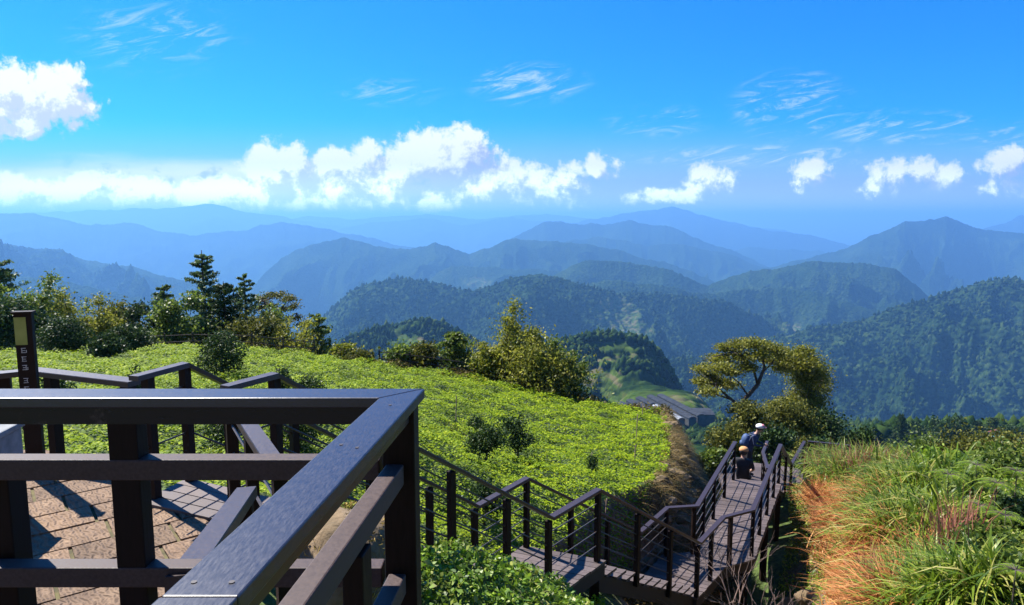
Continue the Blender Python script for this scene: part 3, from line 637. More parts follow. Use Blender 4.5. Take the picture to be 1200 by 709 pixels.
# plaza side railing towards the camera deck
railing('plaza_side_railing', [(-2.02, 4.74, -1.215), (-1.13, 3.22, -1.215)], [(0, .05), (0, .5), (0, .97)], 'flat plank railing along the right side of the plaza, seen under the deck rail', [1.0, 1.0, 1.1], w=.095, t=.05, ncab=2)
railing('deck_stair_railing', [tuple(at(289, 570, 3.25)), tuple(at(212, 674, 2.0))], [(0, .06), (0, .8)], 'short sloping plank railing beside the steps between plaza and deck', [.95, 1.1], w=.092, t=.05, ncab=1)

# ------------------------------------------------------------------ camera deck with its heavy corner railing
def cam_deck():
    mb = MB()
    for i in range(24):
        y = -1.0 + i * .125; mb.box((-1.35, y, -1.62), 3.4, .118, .035)
    o = mb.build('deck_floor', M_deck); tag(o, kind='structure')
    T = empty('deck_railing', (-.32, 1.95, -1.6), 'heavy dark timber railing with a mitred corner in the foreground', 'railing')
    # top plank: far rail (constant depth) mitred into the right rail
    y0_, y1_ = 1.885, 1.995
    zt = -.5
    def plank(pts, th, name, mat, b=.004):
        mb = MB(); n = len(pts); cx = sum(p[0] for p in pts) / n; cy = sum(p[1] for p in pts) / n
        mb.prism(pts, zt - th, zt); o = mb.build(name, mat, T)
        md = o.modifiers.new('bevel', 'BEVEL'); md.width = b; md.segments = 2; return o
    ox, ix = -.262, -.377             # outer and inner edge at the corner
    hd = .092                          # heading of the right rail (x per y)
    def rx(x0, y, yref): return x0 - hd * (yref - y)
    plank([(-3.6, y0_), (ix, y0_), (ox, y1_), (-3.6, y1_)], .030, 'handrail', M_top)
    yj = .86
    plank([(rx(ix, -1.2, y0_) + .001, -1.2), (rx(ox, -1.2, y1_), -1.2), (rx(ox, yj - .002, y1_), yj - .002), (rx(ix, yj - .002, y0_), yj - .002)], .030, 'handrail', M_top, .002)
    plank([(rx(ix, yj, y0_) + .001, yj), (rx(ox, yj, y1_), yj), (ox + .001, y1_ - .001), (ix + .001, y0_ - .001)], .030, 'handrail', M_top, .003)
    for (u_, v_) in ((.25, -.03), (.75, -.03), (.25, .035), (.75, .035), (.3, .62), (.7, .60), (.5, .95)):
        mb = MB(); yy = yj + v_; xx = rx(ix, yy, y0_) * (1 - u_) + rx(ox, yy, y1_) * u_; mb.tube([(xx, yy, zt - .002), (xx, yy, zt + .0012)], .0042, 10); mb.build('screw_head', M_metal, T)
    # sub rail under the planks
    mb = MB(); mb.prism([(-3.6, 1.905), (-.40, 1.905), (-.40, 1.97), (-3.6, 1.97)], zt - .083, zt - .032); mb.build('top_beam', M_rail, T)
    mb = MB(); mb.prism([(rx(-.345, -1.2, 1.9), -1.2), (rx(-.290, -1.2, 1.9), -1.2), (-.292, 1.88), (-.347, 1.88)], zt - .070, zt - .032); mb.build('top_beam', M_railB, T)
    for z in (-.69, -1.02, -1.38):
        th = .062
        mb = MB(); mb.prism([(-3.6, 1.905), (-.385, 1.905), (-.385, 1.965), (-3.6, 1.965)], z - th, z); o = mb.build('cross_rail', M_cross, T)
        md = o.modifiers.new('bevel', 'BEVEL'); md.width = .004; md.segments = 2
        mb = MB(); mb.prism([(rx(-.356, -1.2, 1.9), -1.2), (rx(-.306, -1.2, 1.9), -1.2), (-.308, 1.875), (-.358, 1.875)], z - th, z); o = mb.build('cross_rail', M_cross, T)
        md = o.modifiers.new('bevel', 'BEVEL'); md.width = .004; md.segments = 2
    def post(x, y, top, w, w2=None, rz=0):
        mb = MB(); h = top + 1.75; mb.box((x, y, top - h / 2), w, w2 or w, h, rz); o = mb.build('post', M_post, T)
        md = o.modifiers.new('bevel', 'BEVEL'); md.width = .004; md.segments = 2
    post(-.325, 1.937, zt - .033, .092, .095)
    post(-1.125, 1.938, zt - .034, .085, .06)
    post(-2.32, 1.938, zt - .034, .097, .07)
    post(-1.56, 2.02, -.76, .075, .08)
    post(-.36, 1.5, -.757, .05, .07, R(-5)); post(-.44, .6, zt - .034, .08, .08, R(-5)); post(-.52, -.4, zt - .034, .08, .08, R(-5))
cam_deck()

# sign post on the plaza
def sign():
    c = at(43, 547, 6.05); T = empty('sign_post', (c.x, c.y, -2.22), 'tall dark plank sign post with yellow-green top panel and faded white lettering', 'sign')
    d = Vector((0.25, -1, 0)).normalized(); rz = math.atan2(d.y, d.x) + math.pi / 2
    mb = MB(); mb.box((c.x, c.y, -2.22 + .71), .135, .055, 1.42, rz); mb.box((c.x, c.y, -2.22 + 1.43), .16, .09, .018, rz); mb.build('sign_plank', M_post, T)
    ux, uy = math.cos(rz), math.sin(rz)
    m = simple('yellow_green_panel', [(.3, (.22, .26, .05)), (.7, (.34, .36, .09))], 9, .6)
    mb = MB(); mb.box((c.x + d.x * .030 - ux * .02, c.y + d.y * .030 - uy * .02, -2.22 + 1.27), .09, .006, .24, rz); mb.build('sign_panel', m, T)
    m2 = simple('faded_white_paint', [(.3, (.35, .35, .34)), (.7, (.6, .6, .58))], 30, .8)
    mb = MB(); rnd = random.Random(3)
    def stroke(x, z, w, h): mb.box((c.x + d.x * .0295 + ux * x, c.y + d.y * .0295 + uy * x, z), w, .004, h, rz)
    for k in range(8):                                  # small weathered vertical characters
        mb = MB()
        zc = -2.22 + 1.10 - k * .075 - (0.04 if k > 2 else 0)
        stroke(-.012, zc + .020, .036, .005); stroke(-.012, zc, .028, .005); stroke(-.012, zc - .018, .036, .005)
        stroke(-.012 + rnd.choice([-.012, 0, .010]), zc + .002, .005, .042)
        if rnd.random() > .4: stroke(.010, zc - .008, .005, .024)
        mb.build('written_character', m2, T)
sign()
def block():
    c = atz(-40, 513, -1.55); mb = MB(); mb.box((c.x, c.y + .05, -1.55 - .335), .46, .40, .67, R(8)); mb.box((c.x, c.y + .05, -1.55 + .022), .50, .44, .045, R(8))
    o = mb.build('stone_block', M_grey); md = o.modifiers.new('bevel', 'BEVEL'); md.width = .012; md.segments = 2
    tag(o, 'grey block table standing on the plaza at the left edge', 'block')
block()

# ------------------------------------------------------------------ leaves
def quads_leaves(C, size, nrm_up=0.6, aspect=0.55, rg=rng, fold=0.0):
    n = len(C); nrm = rg.normal(size=(n, 3)); nrm /= np.linalg.norm(nrm, axis=1)[:, None] + 1e-9
    nrm = nrm * (1 - nrm_up) + np.array([0, 0, 1.0]) * nrm_up; nrm /= np.linalg.norm(nrm, axis=1)[:, None] + 1e-9
    t = rg.normal(size=(n, 3)); a = np.cross(nrm, t); a /= np.linalg.norm(a, axis=1)[:, None] + 1e-9; b = np.cross(nrm, a)
    s = (size * rg.uniform(.65, 1.3, n))[:, None] if np.isscalar(size) else (size * rg.uniform(.7, 1.25, n))[:, None]
    V = np.stack([C - a * s * .5, C + b * s * aspect * .5 + nrm * s * .06, C + a * s * .5, C - b * s * aspect * .5 + nrm * s * .06], 1).reshape(-1, 3)
    F = np.arange(n * 4).reshape(n, 4); return V, F
G_field = leafmat('bright_ground_cover', [(0, (.08, .145, .004)), (.35, (.18, .28, .005)), (.75, (.30, .40, .006)), (1, (.44, .50, .015))], .42, .6, .12, .85, 1.1, (.05, .10, .006))
def cover():
    n = 760000; x = rng.uniform(-24, 6.2, n); y = rng.uniform(4.5, 28.5, n)
    d = np.hypot(x, y); keep = rng.random(n) < np.clip((13 / np.maximum(d, 1)) ** 1.2, .25, 1); x, y = x[keep], y[keep]
    keep = (np.abs(x / y) < 1.15); x, y = x[keep], y[keep]
    s = wall_side(x, y); pd, pz = path_info(x, y); by = np.interp(x, BACK[:, 0], BACK[:, 1])
    keep = (s < .02) & (pd > .62) & (y < by - .3 + .6 * fbm(x * .7, y * .7, 2)) & ~in_poly(x, y, [(-8, 0), (-1.1, 0), (-1.1, 3.2), (-2.0, 5.0), (-2.9, 5.5), (-3.4, 6.35), (-4.6, 6.8), (-8, 6.3)])
    # only the field side of the stairs
    keep &= ~((y < 8.3) & (x > -2.9 + (y - 5.4) * .85 + .2))
    x, y = x[keep], y[keep]
    hgt = .04 + .26 * np.clip(fbm(x * 1.1, y * 1.1, 3) + .35, 0, 1) + .10 * np.clip(fbm(x * 3.5 + 9, y * 3.5, 2), 0, 1)
    z = ground(x, y, True) + hgt * rng.uniform(.55, 1.05, len(x))
    dd = np.hypot(x, y); size = np.clip(.030 + .0018 * dd, .036, .080)
    V, F = quads_leaves(np.c_[x, y, z], size, .68, .85)
    o = np_mesh('field_ground_cover', V, F, G_field); tag(o, 'dense low bright green leaves covering the sloping field', 'ground cover', kind='stuff')
cover()
G_bank = leafmat('bank_leaves', [(0, (.05, .11, .008)), (.5, (.13, .24, .012)), (.85, (.24, .36, .03)), (1, (.38, .36, .10))], .35, .45, .35, .6, 1.5, (.12, .10, .02))
def bank():
    n = 60000; x = rng.uniform(-1.3, 3.2, n); y = rng.uniform(3.0, 9.3, n); pd, pz = path_info(x, y)
    keep = (x > -2.3 + (y - 5.45) * .87 + 0.80 - np.clip(5.45 - y, 0, 9) * .2) & ((pd > .56)) & (y < 9.2) & (y < 8.9 + (x - 1.0) * .0) & (rng.random(n) < np.clip(1.2 - .25 * (x - .8), .1, 1))
    x, y = x[keep], y[keep]
    z = ground(x, y) + (.06 + .22 * np.clip(fbm(x * 1.6, y * 1.6, 3) + .5, 0, 1)) * rng.uniform(.3, 1.05, len(x))
    V, F = quads_leaves(np.c_[x, y, z], .058, .5, .6)
    tag(np_mesh('bank_plants', V, F, G_bank), 'fresh green leafy plants on the bank in front of the middle landing', 'plants', kind='stuff')
bank()
G_slope = leafmat('slope_grass', [(0, (.06, .12, .008)), (.5, (.16, .26, .012)), (.85, (.28, .36, .03)), (1, (.42, .34, .10))], .35, .5, .25, .6, .8, (.16, .12, .03))
def slope_grass():
    n = 260000; x = rng.uniform(2.2, 20, n); y = rng.uniform(5, 27, n); s = wall_side(x, y); pd, pz = path_info(x, y)
    keep = (s > .9) & (pd > .85) & (fbm(x * .8, y * .8 + 40, 3) > -.42) & (x / y < 1.3); x, y = x[keep], y[keep]
    z = ground(x, y) + (.05 + .16 * np.clip(fbm(x * 1.3, y * 1.3, 3) + .4, 0, 1)) * rng.uniform(.2, 1.05, len(x))
    V, F = quads_leaves(np.c_[x, y, z], .075, .45, .5)
    tag(np_mesh('slope_grass', V, F, G_slope), 'short sunlit grass and weeds on the slope beside the walkway', 'grass', kind='stuff')
slope_grass()

# blades of grass / reeds
def blades(name, x, y, h, w, lean, mat, label, cat, seg=6, zoff=0.0, droop=1.0, kind='stuff', heading=None):
    n = len(x); z = ground(x, y) + zoff; hd = rng.uniform(0, 2 * np.pi, n) if heading is None else heading
    s = np.linspace(0, 1, seg)[None, :]; L_ = h[:, None]; ln = lean[:, None]
    hor = L_ * ln * (s ** 1.8); ver = L_ * (s - droop * ln * .75 * s ** 3)
    cx = x[:, None] + np.cos(hd)[:, None] * hor; cy = y[:, None] + np.sin(hd)[:, None] * hor; cz = z[:, None] + ver
    wd = (w[:, None] * (.55 + 1.2 * s * (1 - s)) * (1 - s ** 3 * .97)) / 2; tw = hd[:, None] + np.pi / 2 + rng.normal(0, .5, (n, 1)) + 0 * s
    ax, ay = np.cos(tw) * wd, np.sin(tw) * wd
    V = np.stack([np.stack([cx - ax, cy - ay, cz], -1), np.stack([cx + ax, cy + ay, cz], -1)], 2).reshape(n, seg * 2, 3)
    k = np.arange(seg - 1); F1 = np.stack([2 * k, 2 * k + 1, 2 * k + 3, 2 * k + 2], 1)
    F = (np.arange(n)[:, None, None] * seg * 2 + F1[None]).reshape(-1, 4)
    return tag(np_mesh(name, V.reshape(-1, 3), F, mat), label, cat, kind=kind)
G_reed = leafmat('green_reed', [(0, (.05, .10, .008)), (.5, (.15, .23, .016)), (.85, (.30, .36, .04)), (1, (.52, .46, .16))], .4, .42, .35)
G_dry = leafmat('dry_reed', [(0, (.26, .085, .025)), (.5, (.56, .23, .075)), (1, (.80, .42, .17))], .35, .6, .2)
G_plume = leafmat('red_plume', [(0, (.22, .07, .05)), (1, (.45, .20, .13))], .3, .8, .1)
def cluster(n, cs, jit):
    cs = np.array(cs); k = rng.integers(0, len(cs), n); return cs[k, 0] + rng.normal(0, 1, n) * cs[k, 2] * jit, cs[k, 1] + rng.normal(0, 1, n) * cs[k, 2] * jit
def place(u, v, d): p_ = at(u, v, d); return (p_.x, p_.y)
def hit(u, v, d0=5.0):
    a = at(u, v, 1.0); dd = np.arange(d0, 60, .1); g = ground(a.x * dd, a.y * dd); k = np.argmax(a.z * dd < g); return (a.x * dd[k], a.y * dd[k], max(.3, dd[k]))
def reeds():
    cs = []
    for (u, d, s) in [(1000, 18, .6), (1010, 19.5, .8), (975, 20.5, .45), (1040, 17, .8), (1060, 14, .7), (1040, 14.5, .6), (1075, 11.5, .6), (1050, 11.5, .5), (1090, 9.6, .4), (1085, 8.4, .35), (1098, 7.6, .3), (1035, 12.5, .4), (1150, 7.5, .25)]:
        x = (u - 600) / 800 * d; cs.append((x, d * .97, s))
    x, y = cluster(8500, cs, .6)
    k = path_info(x, y)[0] > 1.0; x, y = x[k], y[k]; n = len(x)
    hmax = np.interp(y, [7, 10, 14, 20], [1.0, 1.15, 1.25, 1.7])
    blades('green_reeds', x, y, rng.uniform(.5, 1.1, n) * hmax, rng.uniform(.028, .062, n), rng.uniform(.2, 1.0, n), G_reed, 'tall green reeds arching over the right-hand slope', 'reeds')
    cs = []
    for (u, v, s) in [(955, 592, .26), (968, 584, .28), (982, 598, .28), (998, 606, .28), (978, 618, .18), (1012, 628, .26), (1020, 648, .24), (1008, 668, .18), (1020, 686, .2), (1036, 702, .2), (1005, 706, .12), (1040, 672, .22), (1020, 724, .16), (1040, 730, .16), (1012, 596, .28)]:
        h_ = hit(u, v + 14); cs.append((h_[0], h_[1], s))
    x, y = cluster(16000, cs, .95); k = (path_info(x, y)[0] > 1.35 + .5 * fbm(x * 1.1, y * 1.1, 2)) & (fbm(x * 1.2 + 3, y * 1.2, 3) > -.2); x, y = x[k], y[k]; n = len(x)
    blades('dry_reeds', x, y, rng.uniform(.35, 1.1, n), rng.uniform(.020, .048, n), rng.uniform(.25, .9, n), G_dry, 'dry straw-orange collapsed reeds left of the green ones', 'dry grass', droop=.75)
    # feathery red-brown plumes
    px = np.array([(u - 600) / 800 * d for u, d in [(995, 19.5), (1022, 18.5), (988, 18), (1010, 17.5), (1048, 17), (1060, 18), (1125, 9.5), (1040, 9.0), (1118, 10.5), (960, 20)]]); py = np.array([19, 18, 17.5, 17, 16.5, 17.5, 9.2, 8.7, 10.2, 19.5])
    X = np.repeat(px, 90) + rng.normal(0, .16, 900); Y = np.repeat(py, 90) + rng.normal(0, .16, 900)
    blades('reed_plumes', X, Y, np.repeat(rng.uniform(.8, 1.5, 10) + .2, 90) * rng.uniform(.75, 1.08, 900), np.full(900, .02), rng.uniform(.1, .45, 900), G_plume, 'rusty red feathery seed plumes above the reeds', 'reed plumes')
reeds()

# ------------------------------------------------------------------ trees and shrubs
L_dark = leafmat('dark_glossy_leaves', [(0, (.010, .028, .008)), (.6, (.034, .066, .014)), (.92, (.075, .12, .028)), (1, (.13, .17, .06))], .22, .5, .15)
L_olive = leafmat('olive_leaves', [(0, (.035, .048, .008)), (.5, (.10, .11, .015)), (1, (.20, .19, .035))], .3, .6, .15)
L_mid = leafmat('mid_green_leaves', [(0, (.04, .075, .010)), (.5, (.11, .17, .022)), (1, (.23, .28, .05))], .45, .45, .35)
L_blue = leafmat('blue_green_needles', [(0, (.04, .075, .022)), (.5, (.09, .15, .042)), (1, (.18, .24, .08))], .42, .5, .3)
L_yel = leafmat('yellow_green_leaves', [(0, (.07, .10, .008)), (.5, (.17, .20, .015)), (1, (.34, .32, .03))], .4, .5, .25)
L_bamb = leafmat('bamboo_leaves', [(0, (.08, .10, .010)), (.5, (.21, .23, .024)), (1, (.38, .36, .06))], .48, .5, .25)
L_fern = leafmat('lime_fern_fronds', [(0, (.07, .13, .010)), (.5, (.15, .25, .015)), (1, (.28, .38, .03))], .4, .5, .25)
def rand_dirs(rg, n):
    a = rg.normal(size=(n, 3)); return a / np.linalg.norm(a, axis=1)[:, None]
def tree(name, base, H, W, kind, mat, label, group=None, seed=0, leaf=.09, n=None, cat='tree', trunk_h=.25):
    rg = np.random.default_rng(seed + 100); rd = random.Random(seed); base = Vector(base)
    T = empty(name, base, label, cat, group); mb = MB(); C = []; S = []
    tr = max(.03, H * .022)
    def limb(p, q, r0, r1, sag=0.0):
        mid = p.lerp(q, .5) + Vector((rd.uniform(-.08, .08), rd.uniform(-.08, .08), sag)) * (q - p).length; mb.tube([p, mid, q], [r0, (r0 + r1) / 2, r1], 5)
    if kind == 'broad':                                # several uneven clumps round forking limbs
        fork = base + Vector((rd.uniform(-.05, .05) * W, 0, H * trunk_h)); mb.tube([base - Vector((0, 0, .3)), base.lerp(fork, .5) + Vector((.03 * H * rd.uniform(-1, 1), 0, 0)), fork], [tr * 1.3, tr, tr * .8], 6)
        k = 13; n = n or 2600
        for i in range(k):
            a = rd.uniform(0, 6.28); rr = math.sqrt(rd.random()) * W * .36; zz = H * (trunk_h + (1 - trunk_h) * (rd.uniform(.15, .93)))
            rr *= 1.0 - .55 * max(0, (zz / H - .6)) / .4
            c = base + Vector((math.cos(a) * rr, math.sin(a) * rr, zz)); limb(fork, c, tr * .5, tr * .12)
            m_ = n // k; d_ = rand_dirs(rg, m_); rad = W * rd.uniform(.13, .24) * np.abs(rg.normal(.75, .45, (m_, 1)))
            C.append(np.array(c) + d_ * rad * np.array([1, 1, .75]))
    elif kind == 'round':                              # dense camellia-like egg
        mb.tube([base - Vector((0, 0, .3)), base + Vector((0, 0, H * .5))], [tr * 1.2, tr * .6], 6); n = n or 2600
        for i in range(7):
            a = i * .9; q = base + Vector((math.cos(a) * W * .3, math.sin(a) * W * .3, H * rd.uniform(.4, .85))); limb(base + Vector((0, 0, H * .15)), q, tr * .4, tr * .1)
        d_ = rand_dirs(rg, n); lump = 1 + .16 * np.sin(d_[:, 0] * 5 + seed) * np.sin(d_[:, 2] * 6 + seed * 2) + .10 * rg.normal(size=n)
        rad = (rg.random(n) ** .35 * lump)[:, None]; pr = 1 - .25 * np.clip(d_[:, 2:3], -1, 1)
        C.append(np.array(base) + np.array([0, 0, H * .55]) + d_ * rad * np.c_[W * .5 * pr, W * .5 * pr, np.full((n, 1), H * .46)])
    elif kind == 'conifer':                            # whorls of drooping feathery branches on a leading stem
        top = base + Vector((rd.uniform(-.03, .03) * H, 0, H)); mb.tube([base - Vector((0, 0, .4)), base.lerp(top, .5), top], [tr * 1.1, tr * .6, tr * .1], 6)
        n = n or 3600; nb = int(74); per = n // nb
        for i in range(nb):
            f = .03 + .95 * (i / nb); p = base.lerp(top, f); a = i * 2.4 + rd.uniform(-.4, .4); ln = W * .5 * (1.03 - f) ** .75 * rd.uniform(.7, 1.45) + .05 * W
            q = p + Vector((math.cos(a) * ln, math.sin(a) * ln, ln * rd.uniform(-.1, .55))); limb(p, q, tr * .22, tr * .05, -.04)
            t = rg.uniform(.15, 1.05, (per, 1)); c = np.array(p) * (1 - t) + np.array(q) * t; c += rg.normal(0, 1, (per, 3)) * np.array([.10, .10, .06]) * (ln * .9 + .10)
            c[:, 2] -= (rg.random(per) ** 2) * .12 * ln; C.append(c)
    elif kind == 'bamboo':                             # slender arching stems with loose feathery sprays
        ns = max(3, int(W * 3)); n = n or 3200; per = n // ns
        for i in range(ns):
            a = rd.uniform(0, 6.28); r0 = rd.random() * W * .2; b0 = base + Vector((math.cos(a) * r0, math.sin(a) * r0, -.3)); hh = H * (1.0 if i == 0 else rd.uniform(.5, .95))
            sp_ = W * .35 * rd.random(); tp = b0 + Vector((math.cos(a) * sp_, math.sin(a) * sp_, hh + .3)); md_ = b0.lerp(tp, .55) + Vector((0, 0, .06 * H)); mb.tube([b0, md_, tp], [tr * .5, tr * .35, tr * .08], 5)
            t = rg.uniform(.18, 1.0, (per, 1)); c = np.where(t < .55, np.array(b0) + (np.array(md_) - np.array(b0)) * t / .55, np.array(md_) + (np.array(tp) - np.array(md_)) * (t - .55) / .45)
            sprd = W * .30 * (1.12 - t) + .05; cl = np.sin(t * 40 + i) * .5 + .5; c = c + rg.normal(0, 1, (per, 3)) * sprd * np.array([1, 1, .5]) * (.4 + cl); C.append(c)
    C = np.concatenate(C); V, F = quads_leaves(C, leaf, .25 if kind != 'bamboo' else .1, .42 if kind in ('conifer', 'bamboo') else .6, rg)
    mb.build('trunk', M_bark, T, smooth=True); 
    o = np_mesh('crown', V - 0, F, mat, T)
    return T
def tree_px(name, u, vt, vb, d, wpx, kind, mat, label, group=None, seed=0, leaf=.09, n=None, cat='tree', trunk_h=.25):
    b = at(u, vb, d); g = gz(b.x, b.y); tp = at(u, vt, d); bz = min(b.z, g) if g < b.z + 3 else b.z
    bz = g if abs(g - b.z) < 6 else b.z
    tp_z = tp.z + (0); H = tp_z - bz
    return tree(name, (b.x, b.y, bz), H, wpx / 800 * d, kind, mat, label, group, seed, leaf, n, cat, trunk_h)
row = 'trees standing along the back edge of the field'
TREES = [
 ('feathery_tree', 4, 303, 418, 32, 44, 'conifer', L_blue, 'feathery tree at the left edge of the photo, the tallest of the left cluster', 4200),
 ('feathery_tree', 30, 322, 418, 30, 46, 'bamboo', L_mid, 'bushy feathery tree just behind the dark sign post', 4200),
 ('feathery_tree', 56, 325, 415, 33, 30, 'bamboo', L_mid, 'slim feathery tree right of the dark sign post', 2600),
 ('broadleaf_tree', 15, 362, 425, 27, 60, 'broad', L_dark, 'dark low broadleaf tree behind the left end of the plaza railing', 4200),
 ('camellia_bush', 78, 370, 424, 23, 36, 'round', L_dark, 'dark glossy bush with pale leaf glints on the field, right of the sign post', 2600),
 ('feathery_tree', 112, 337, 416, 31, 44, 'bamboo', L_bamb, 'loose light green feathery tree left of the twin dark bushes', 3600),
 ('camellia_bush', 127, 392, 432, 21, 26, 'round', L_dark, 'left one of the twin dark bushes above the plaza railing', 1800),
 ('camellia_bush', 150, 380, 424, 24, 34, 'round', L_dark, 'right one of the twin dark bushes above the plaza railing', 2200),
 ('broadleaf_tree', 172, 352, 416, 32, 40, 'broad', L_dark, 'dark leafy tree between the twin bushes and the bluish conifers', 3600),
 ('conifer_tree', 196, 332, 414, 33, 34, 'conifer', L_blue, 'narrow conifer on the left flank of the tallest conifer', 3400),
 ('broadleaf_tree', 216, 346, 414, 31, 50, 'broad', L_mid, 'wide green tree directly left of the tallest conifer', 4200),
 ('conifer_tree', 243, 292, 412, 34, 40, 'conifer', L_blue, 'tallest pointed conifer of the tree row', 6000),
 ('conifer_tree', 266, 328, 412, 32, 46, 'conifer', L_dark, 'dark conifer leaning on the right side of the tallest one', 5000),
 ('conifer_tree', 292, 319, 410, 34, 36, 'conifer', L_blue, 'slender conifer with open tiers left of the umbrella-shaped tree', 3600),
 ('broadleaf_tree', 316, 362, 412, 33, 48, 'broad', L_mid, 'mid green tree below the umbrella-shaped crown', 3200),
 ('broadleaf_tree', 345, 372, 418, 32, 50, 'bamboo', L_bamb, 'pale feathery tree right of the umbrella-shaped tree', 3600),
 ('feathery_tree', 374, 365, 420, 33, 36, 'conifer', L_mid, 'pale feathery conifer closing the right end of the left tree row', 3000),
 ('broadleaf_tree', 300, 375, 415, 30, 46, 'broad', L_olive, 'low olive tree in front of the slender conifer', 2600),
 ('undergrowth_shrub', 95, 385, 418, 33, 44, 'broad', L_mid, 'undergrowth between the glossy bush and the light feathery tree', 2600),
 ('undergrowth_shrub', 185, 380, 416, 34, 44, 'broad', L_dark, 'dark undergrowth left of the wide green tree', 2600),
 ('undergrowth_shrub', 235, 375, 416, 33, 40, 'broad', L_dark, 'dark undergrowth at the foot of the tallest conifer', 2600),
 ('undergrowth_shrub', 280, 370, 416, 35, 44, 'broad', L_dark, 'dark undergrowth right of the tallest conifer', 2600),
 ('broadleaf_tree', 140, 358, 414, 34, 44, 'broad', L_olive, 'olive tree behind the twin dark bushes', 3000),
 ('feathery_tree', 90, 348, 416, 35, 34, 'bamboo', L_mid, 'thin mid green tree behind the glossy bush', 2200),
 ('yellow_shrub', 402, 404, 424, 29, 22, 'broad', L_yel, 'yellow-green shrub at the right end of the left tree row', 900),
 ('low_shrub', 425, 414, 432, 28, 26, 'broad', L_olive, 'small olive shrub on the field edge above the railing corner', 900),
 ('low_shrub', 470, 408, 438, 29, 34, 'broad', L_mid, 'green shrub on the field edge left of the middle tree group', 1500),
 ('low_shrub', 498, 406, 442, 29, 34, 'broad', L_olive, 'rounded olive shrub at the left of the middle tree group', 1800),
 ('conifer_tree', 534, 388, 446, 29, 36, 'conifer', L_mid, 'dark green conifer in the middle tree group', 3200),
 ('feathery_tree', 553, 396, 448, 30, 26, 'bamboo', L_bamb, 'light feathery tree right of the middle dark conifer', 1900),
 ('yellow_shrub', 571, 414, 450, 28, 30, 'broad', L_yel, 'yellow shrub at the foot of the tall bamboo', 1500),
 ('bamboo_clump', 594, 350, 458, 29, 34, 'bamboo', L_bamb, 'tallest thin bamboo of the middle group', 3000),
 ('bamboo_clump', 612, 384, 462, 28, 60, 'bamboo', L_bamb, 'broad yellow-green bamboo clump of the middle group', 5200),
 ('bamboo_clump', 636, 402, 466, 28, 44, 'bamboo', L_bamb, 'lower bamboo on the right of the broad clump', 3000),
 ('feathery_tree', 665, 394, 472, 28, 26, 'bamboo', L_mid, 'thin pale tree above the terraced hill, right end of the middle group', 1500),
 ('low_shrub', 648, 440, 470, 27, 36, 'broad', L_olive, 'dark olive shrub at the foot of the middle group', 1500),
]
for i, (nm, u, vt, vb, d, w, kd, mt, lb, n) in enumerate(TREES):
    tree_px(nm, u, vt, vb, d, w * 1.6, kd, mt, lb, row if vb < 480 and d > 26 else 'bushes standing in the field', i, .15 if kd != 'round' else .09, int(n * 2.0), 'shrub' if 'shrub' in nm or 'bush' in nm else ('bamboo' if 'bamboo' in nm else 'tree'))
# bushes in the field
FB = [('camellia_bush', 261, 386, 446, 16, 48, 'round', L_dark, 'large round camellia bush in the field between the two railing peaks', 4200, .06),
 ('camellia_bush', 331, 428, 452, 14, 20, 'round', L_dark, 'small dark bush right behind the second railing peak', 900, .05),
 ('camellia_bush', 362, 440, 462, 14.5, 34, 'round', L_dark, 'low spreading dark bush in the field right of the second railing peak', 1200, .05),
 ('camellia_bush', 66, 440, 484, 9.5, 46, 'round', L_dark, 'dark low bush behind the plaza railing near the sign post', 1600, .05),
 ('camellia_bush', 160, 432, 470, 10.5, 30, 'round', L_dark, 'dark bush behind the end of the plaza railing', 1200, .045),
 ('camellia_bush', 268, 478, 545, 9.0, 42, 'round', L_dark, 'dark bush seen under the far deck rail between the posts', 2000, .04),
 ('camellia_bush', 352, 478, 552, 10.0, 46, 'round', L_dark, 'dark bush beside the upper stairs, seen under the deck rail', 2200, .045),
 ('sapling', 558, 486, 512, 17.5, 20, 'round', L_dark, 'small dark round shrub behind the pair of field saplings', 900, .05),
 ('sapling', 605, 487, 562, 15.5, 50, 'broad', L_dark, 'sapling with a bare leaning trunk and a dark crown in the field', 2600, .055),
 ('sapling', 570, 503, 590, 13.5, 52, 'broad', L_dark, 'dense dark sapling with pale leaf glints left of the leaning one', 3200, .05),
 ('sapling', 567, 560, 640, 10.6, 52, 'broad', L_dark, 'dark sapling growing right behind the far stair railing', 2200, .045),
 ('sapling', 692, 532, 578, 14.5, 20, 'broad', L_dark, 'little thin sapling alone in the right part of the field', 500, .05),
 ('dry_shrub', 622, 538, 566, 15.0, 46, 'broad', L_yel, 'low yellowish scrub under the leaning sapling', 900, .04),
 ('dry_shrub', 528, 505, 535, 16.5, 44, 'broad', L_olive, 'low brownish scrub left of the field saplings', 800, .045),
]
for i, (nm, u, vt, vb, d, w, kd, mt, lb, n, lf) in enumerate(FB):
    tree_px(nm, u, vt, vb, d, w * 1.15, kd, mt, lb, 'bushes standing in the field', 60 + i, lf, n, 'shrub' if nm != 'sapling' else 'sapling', .35 if nm == 'sapling' else .1)

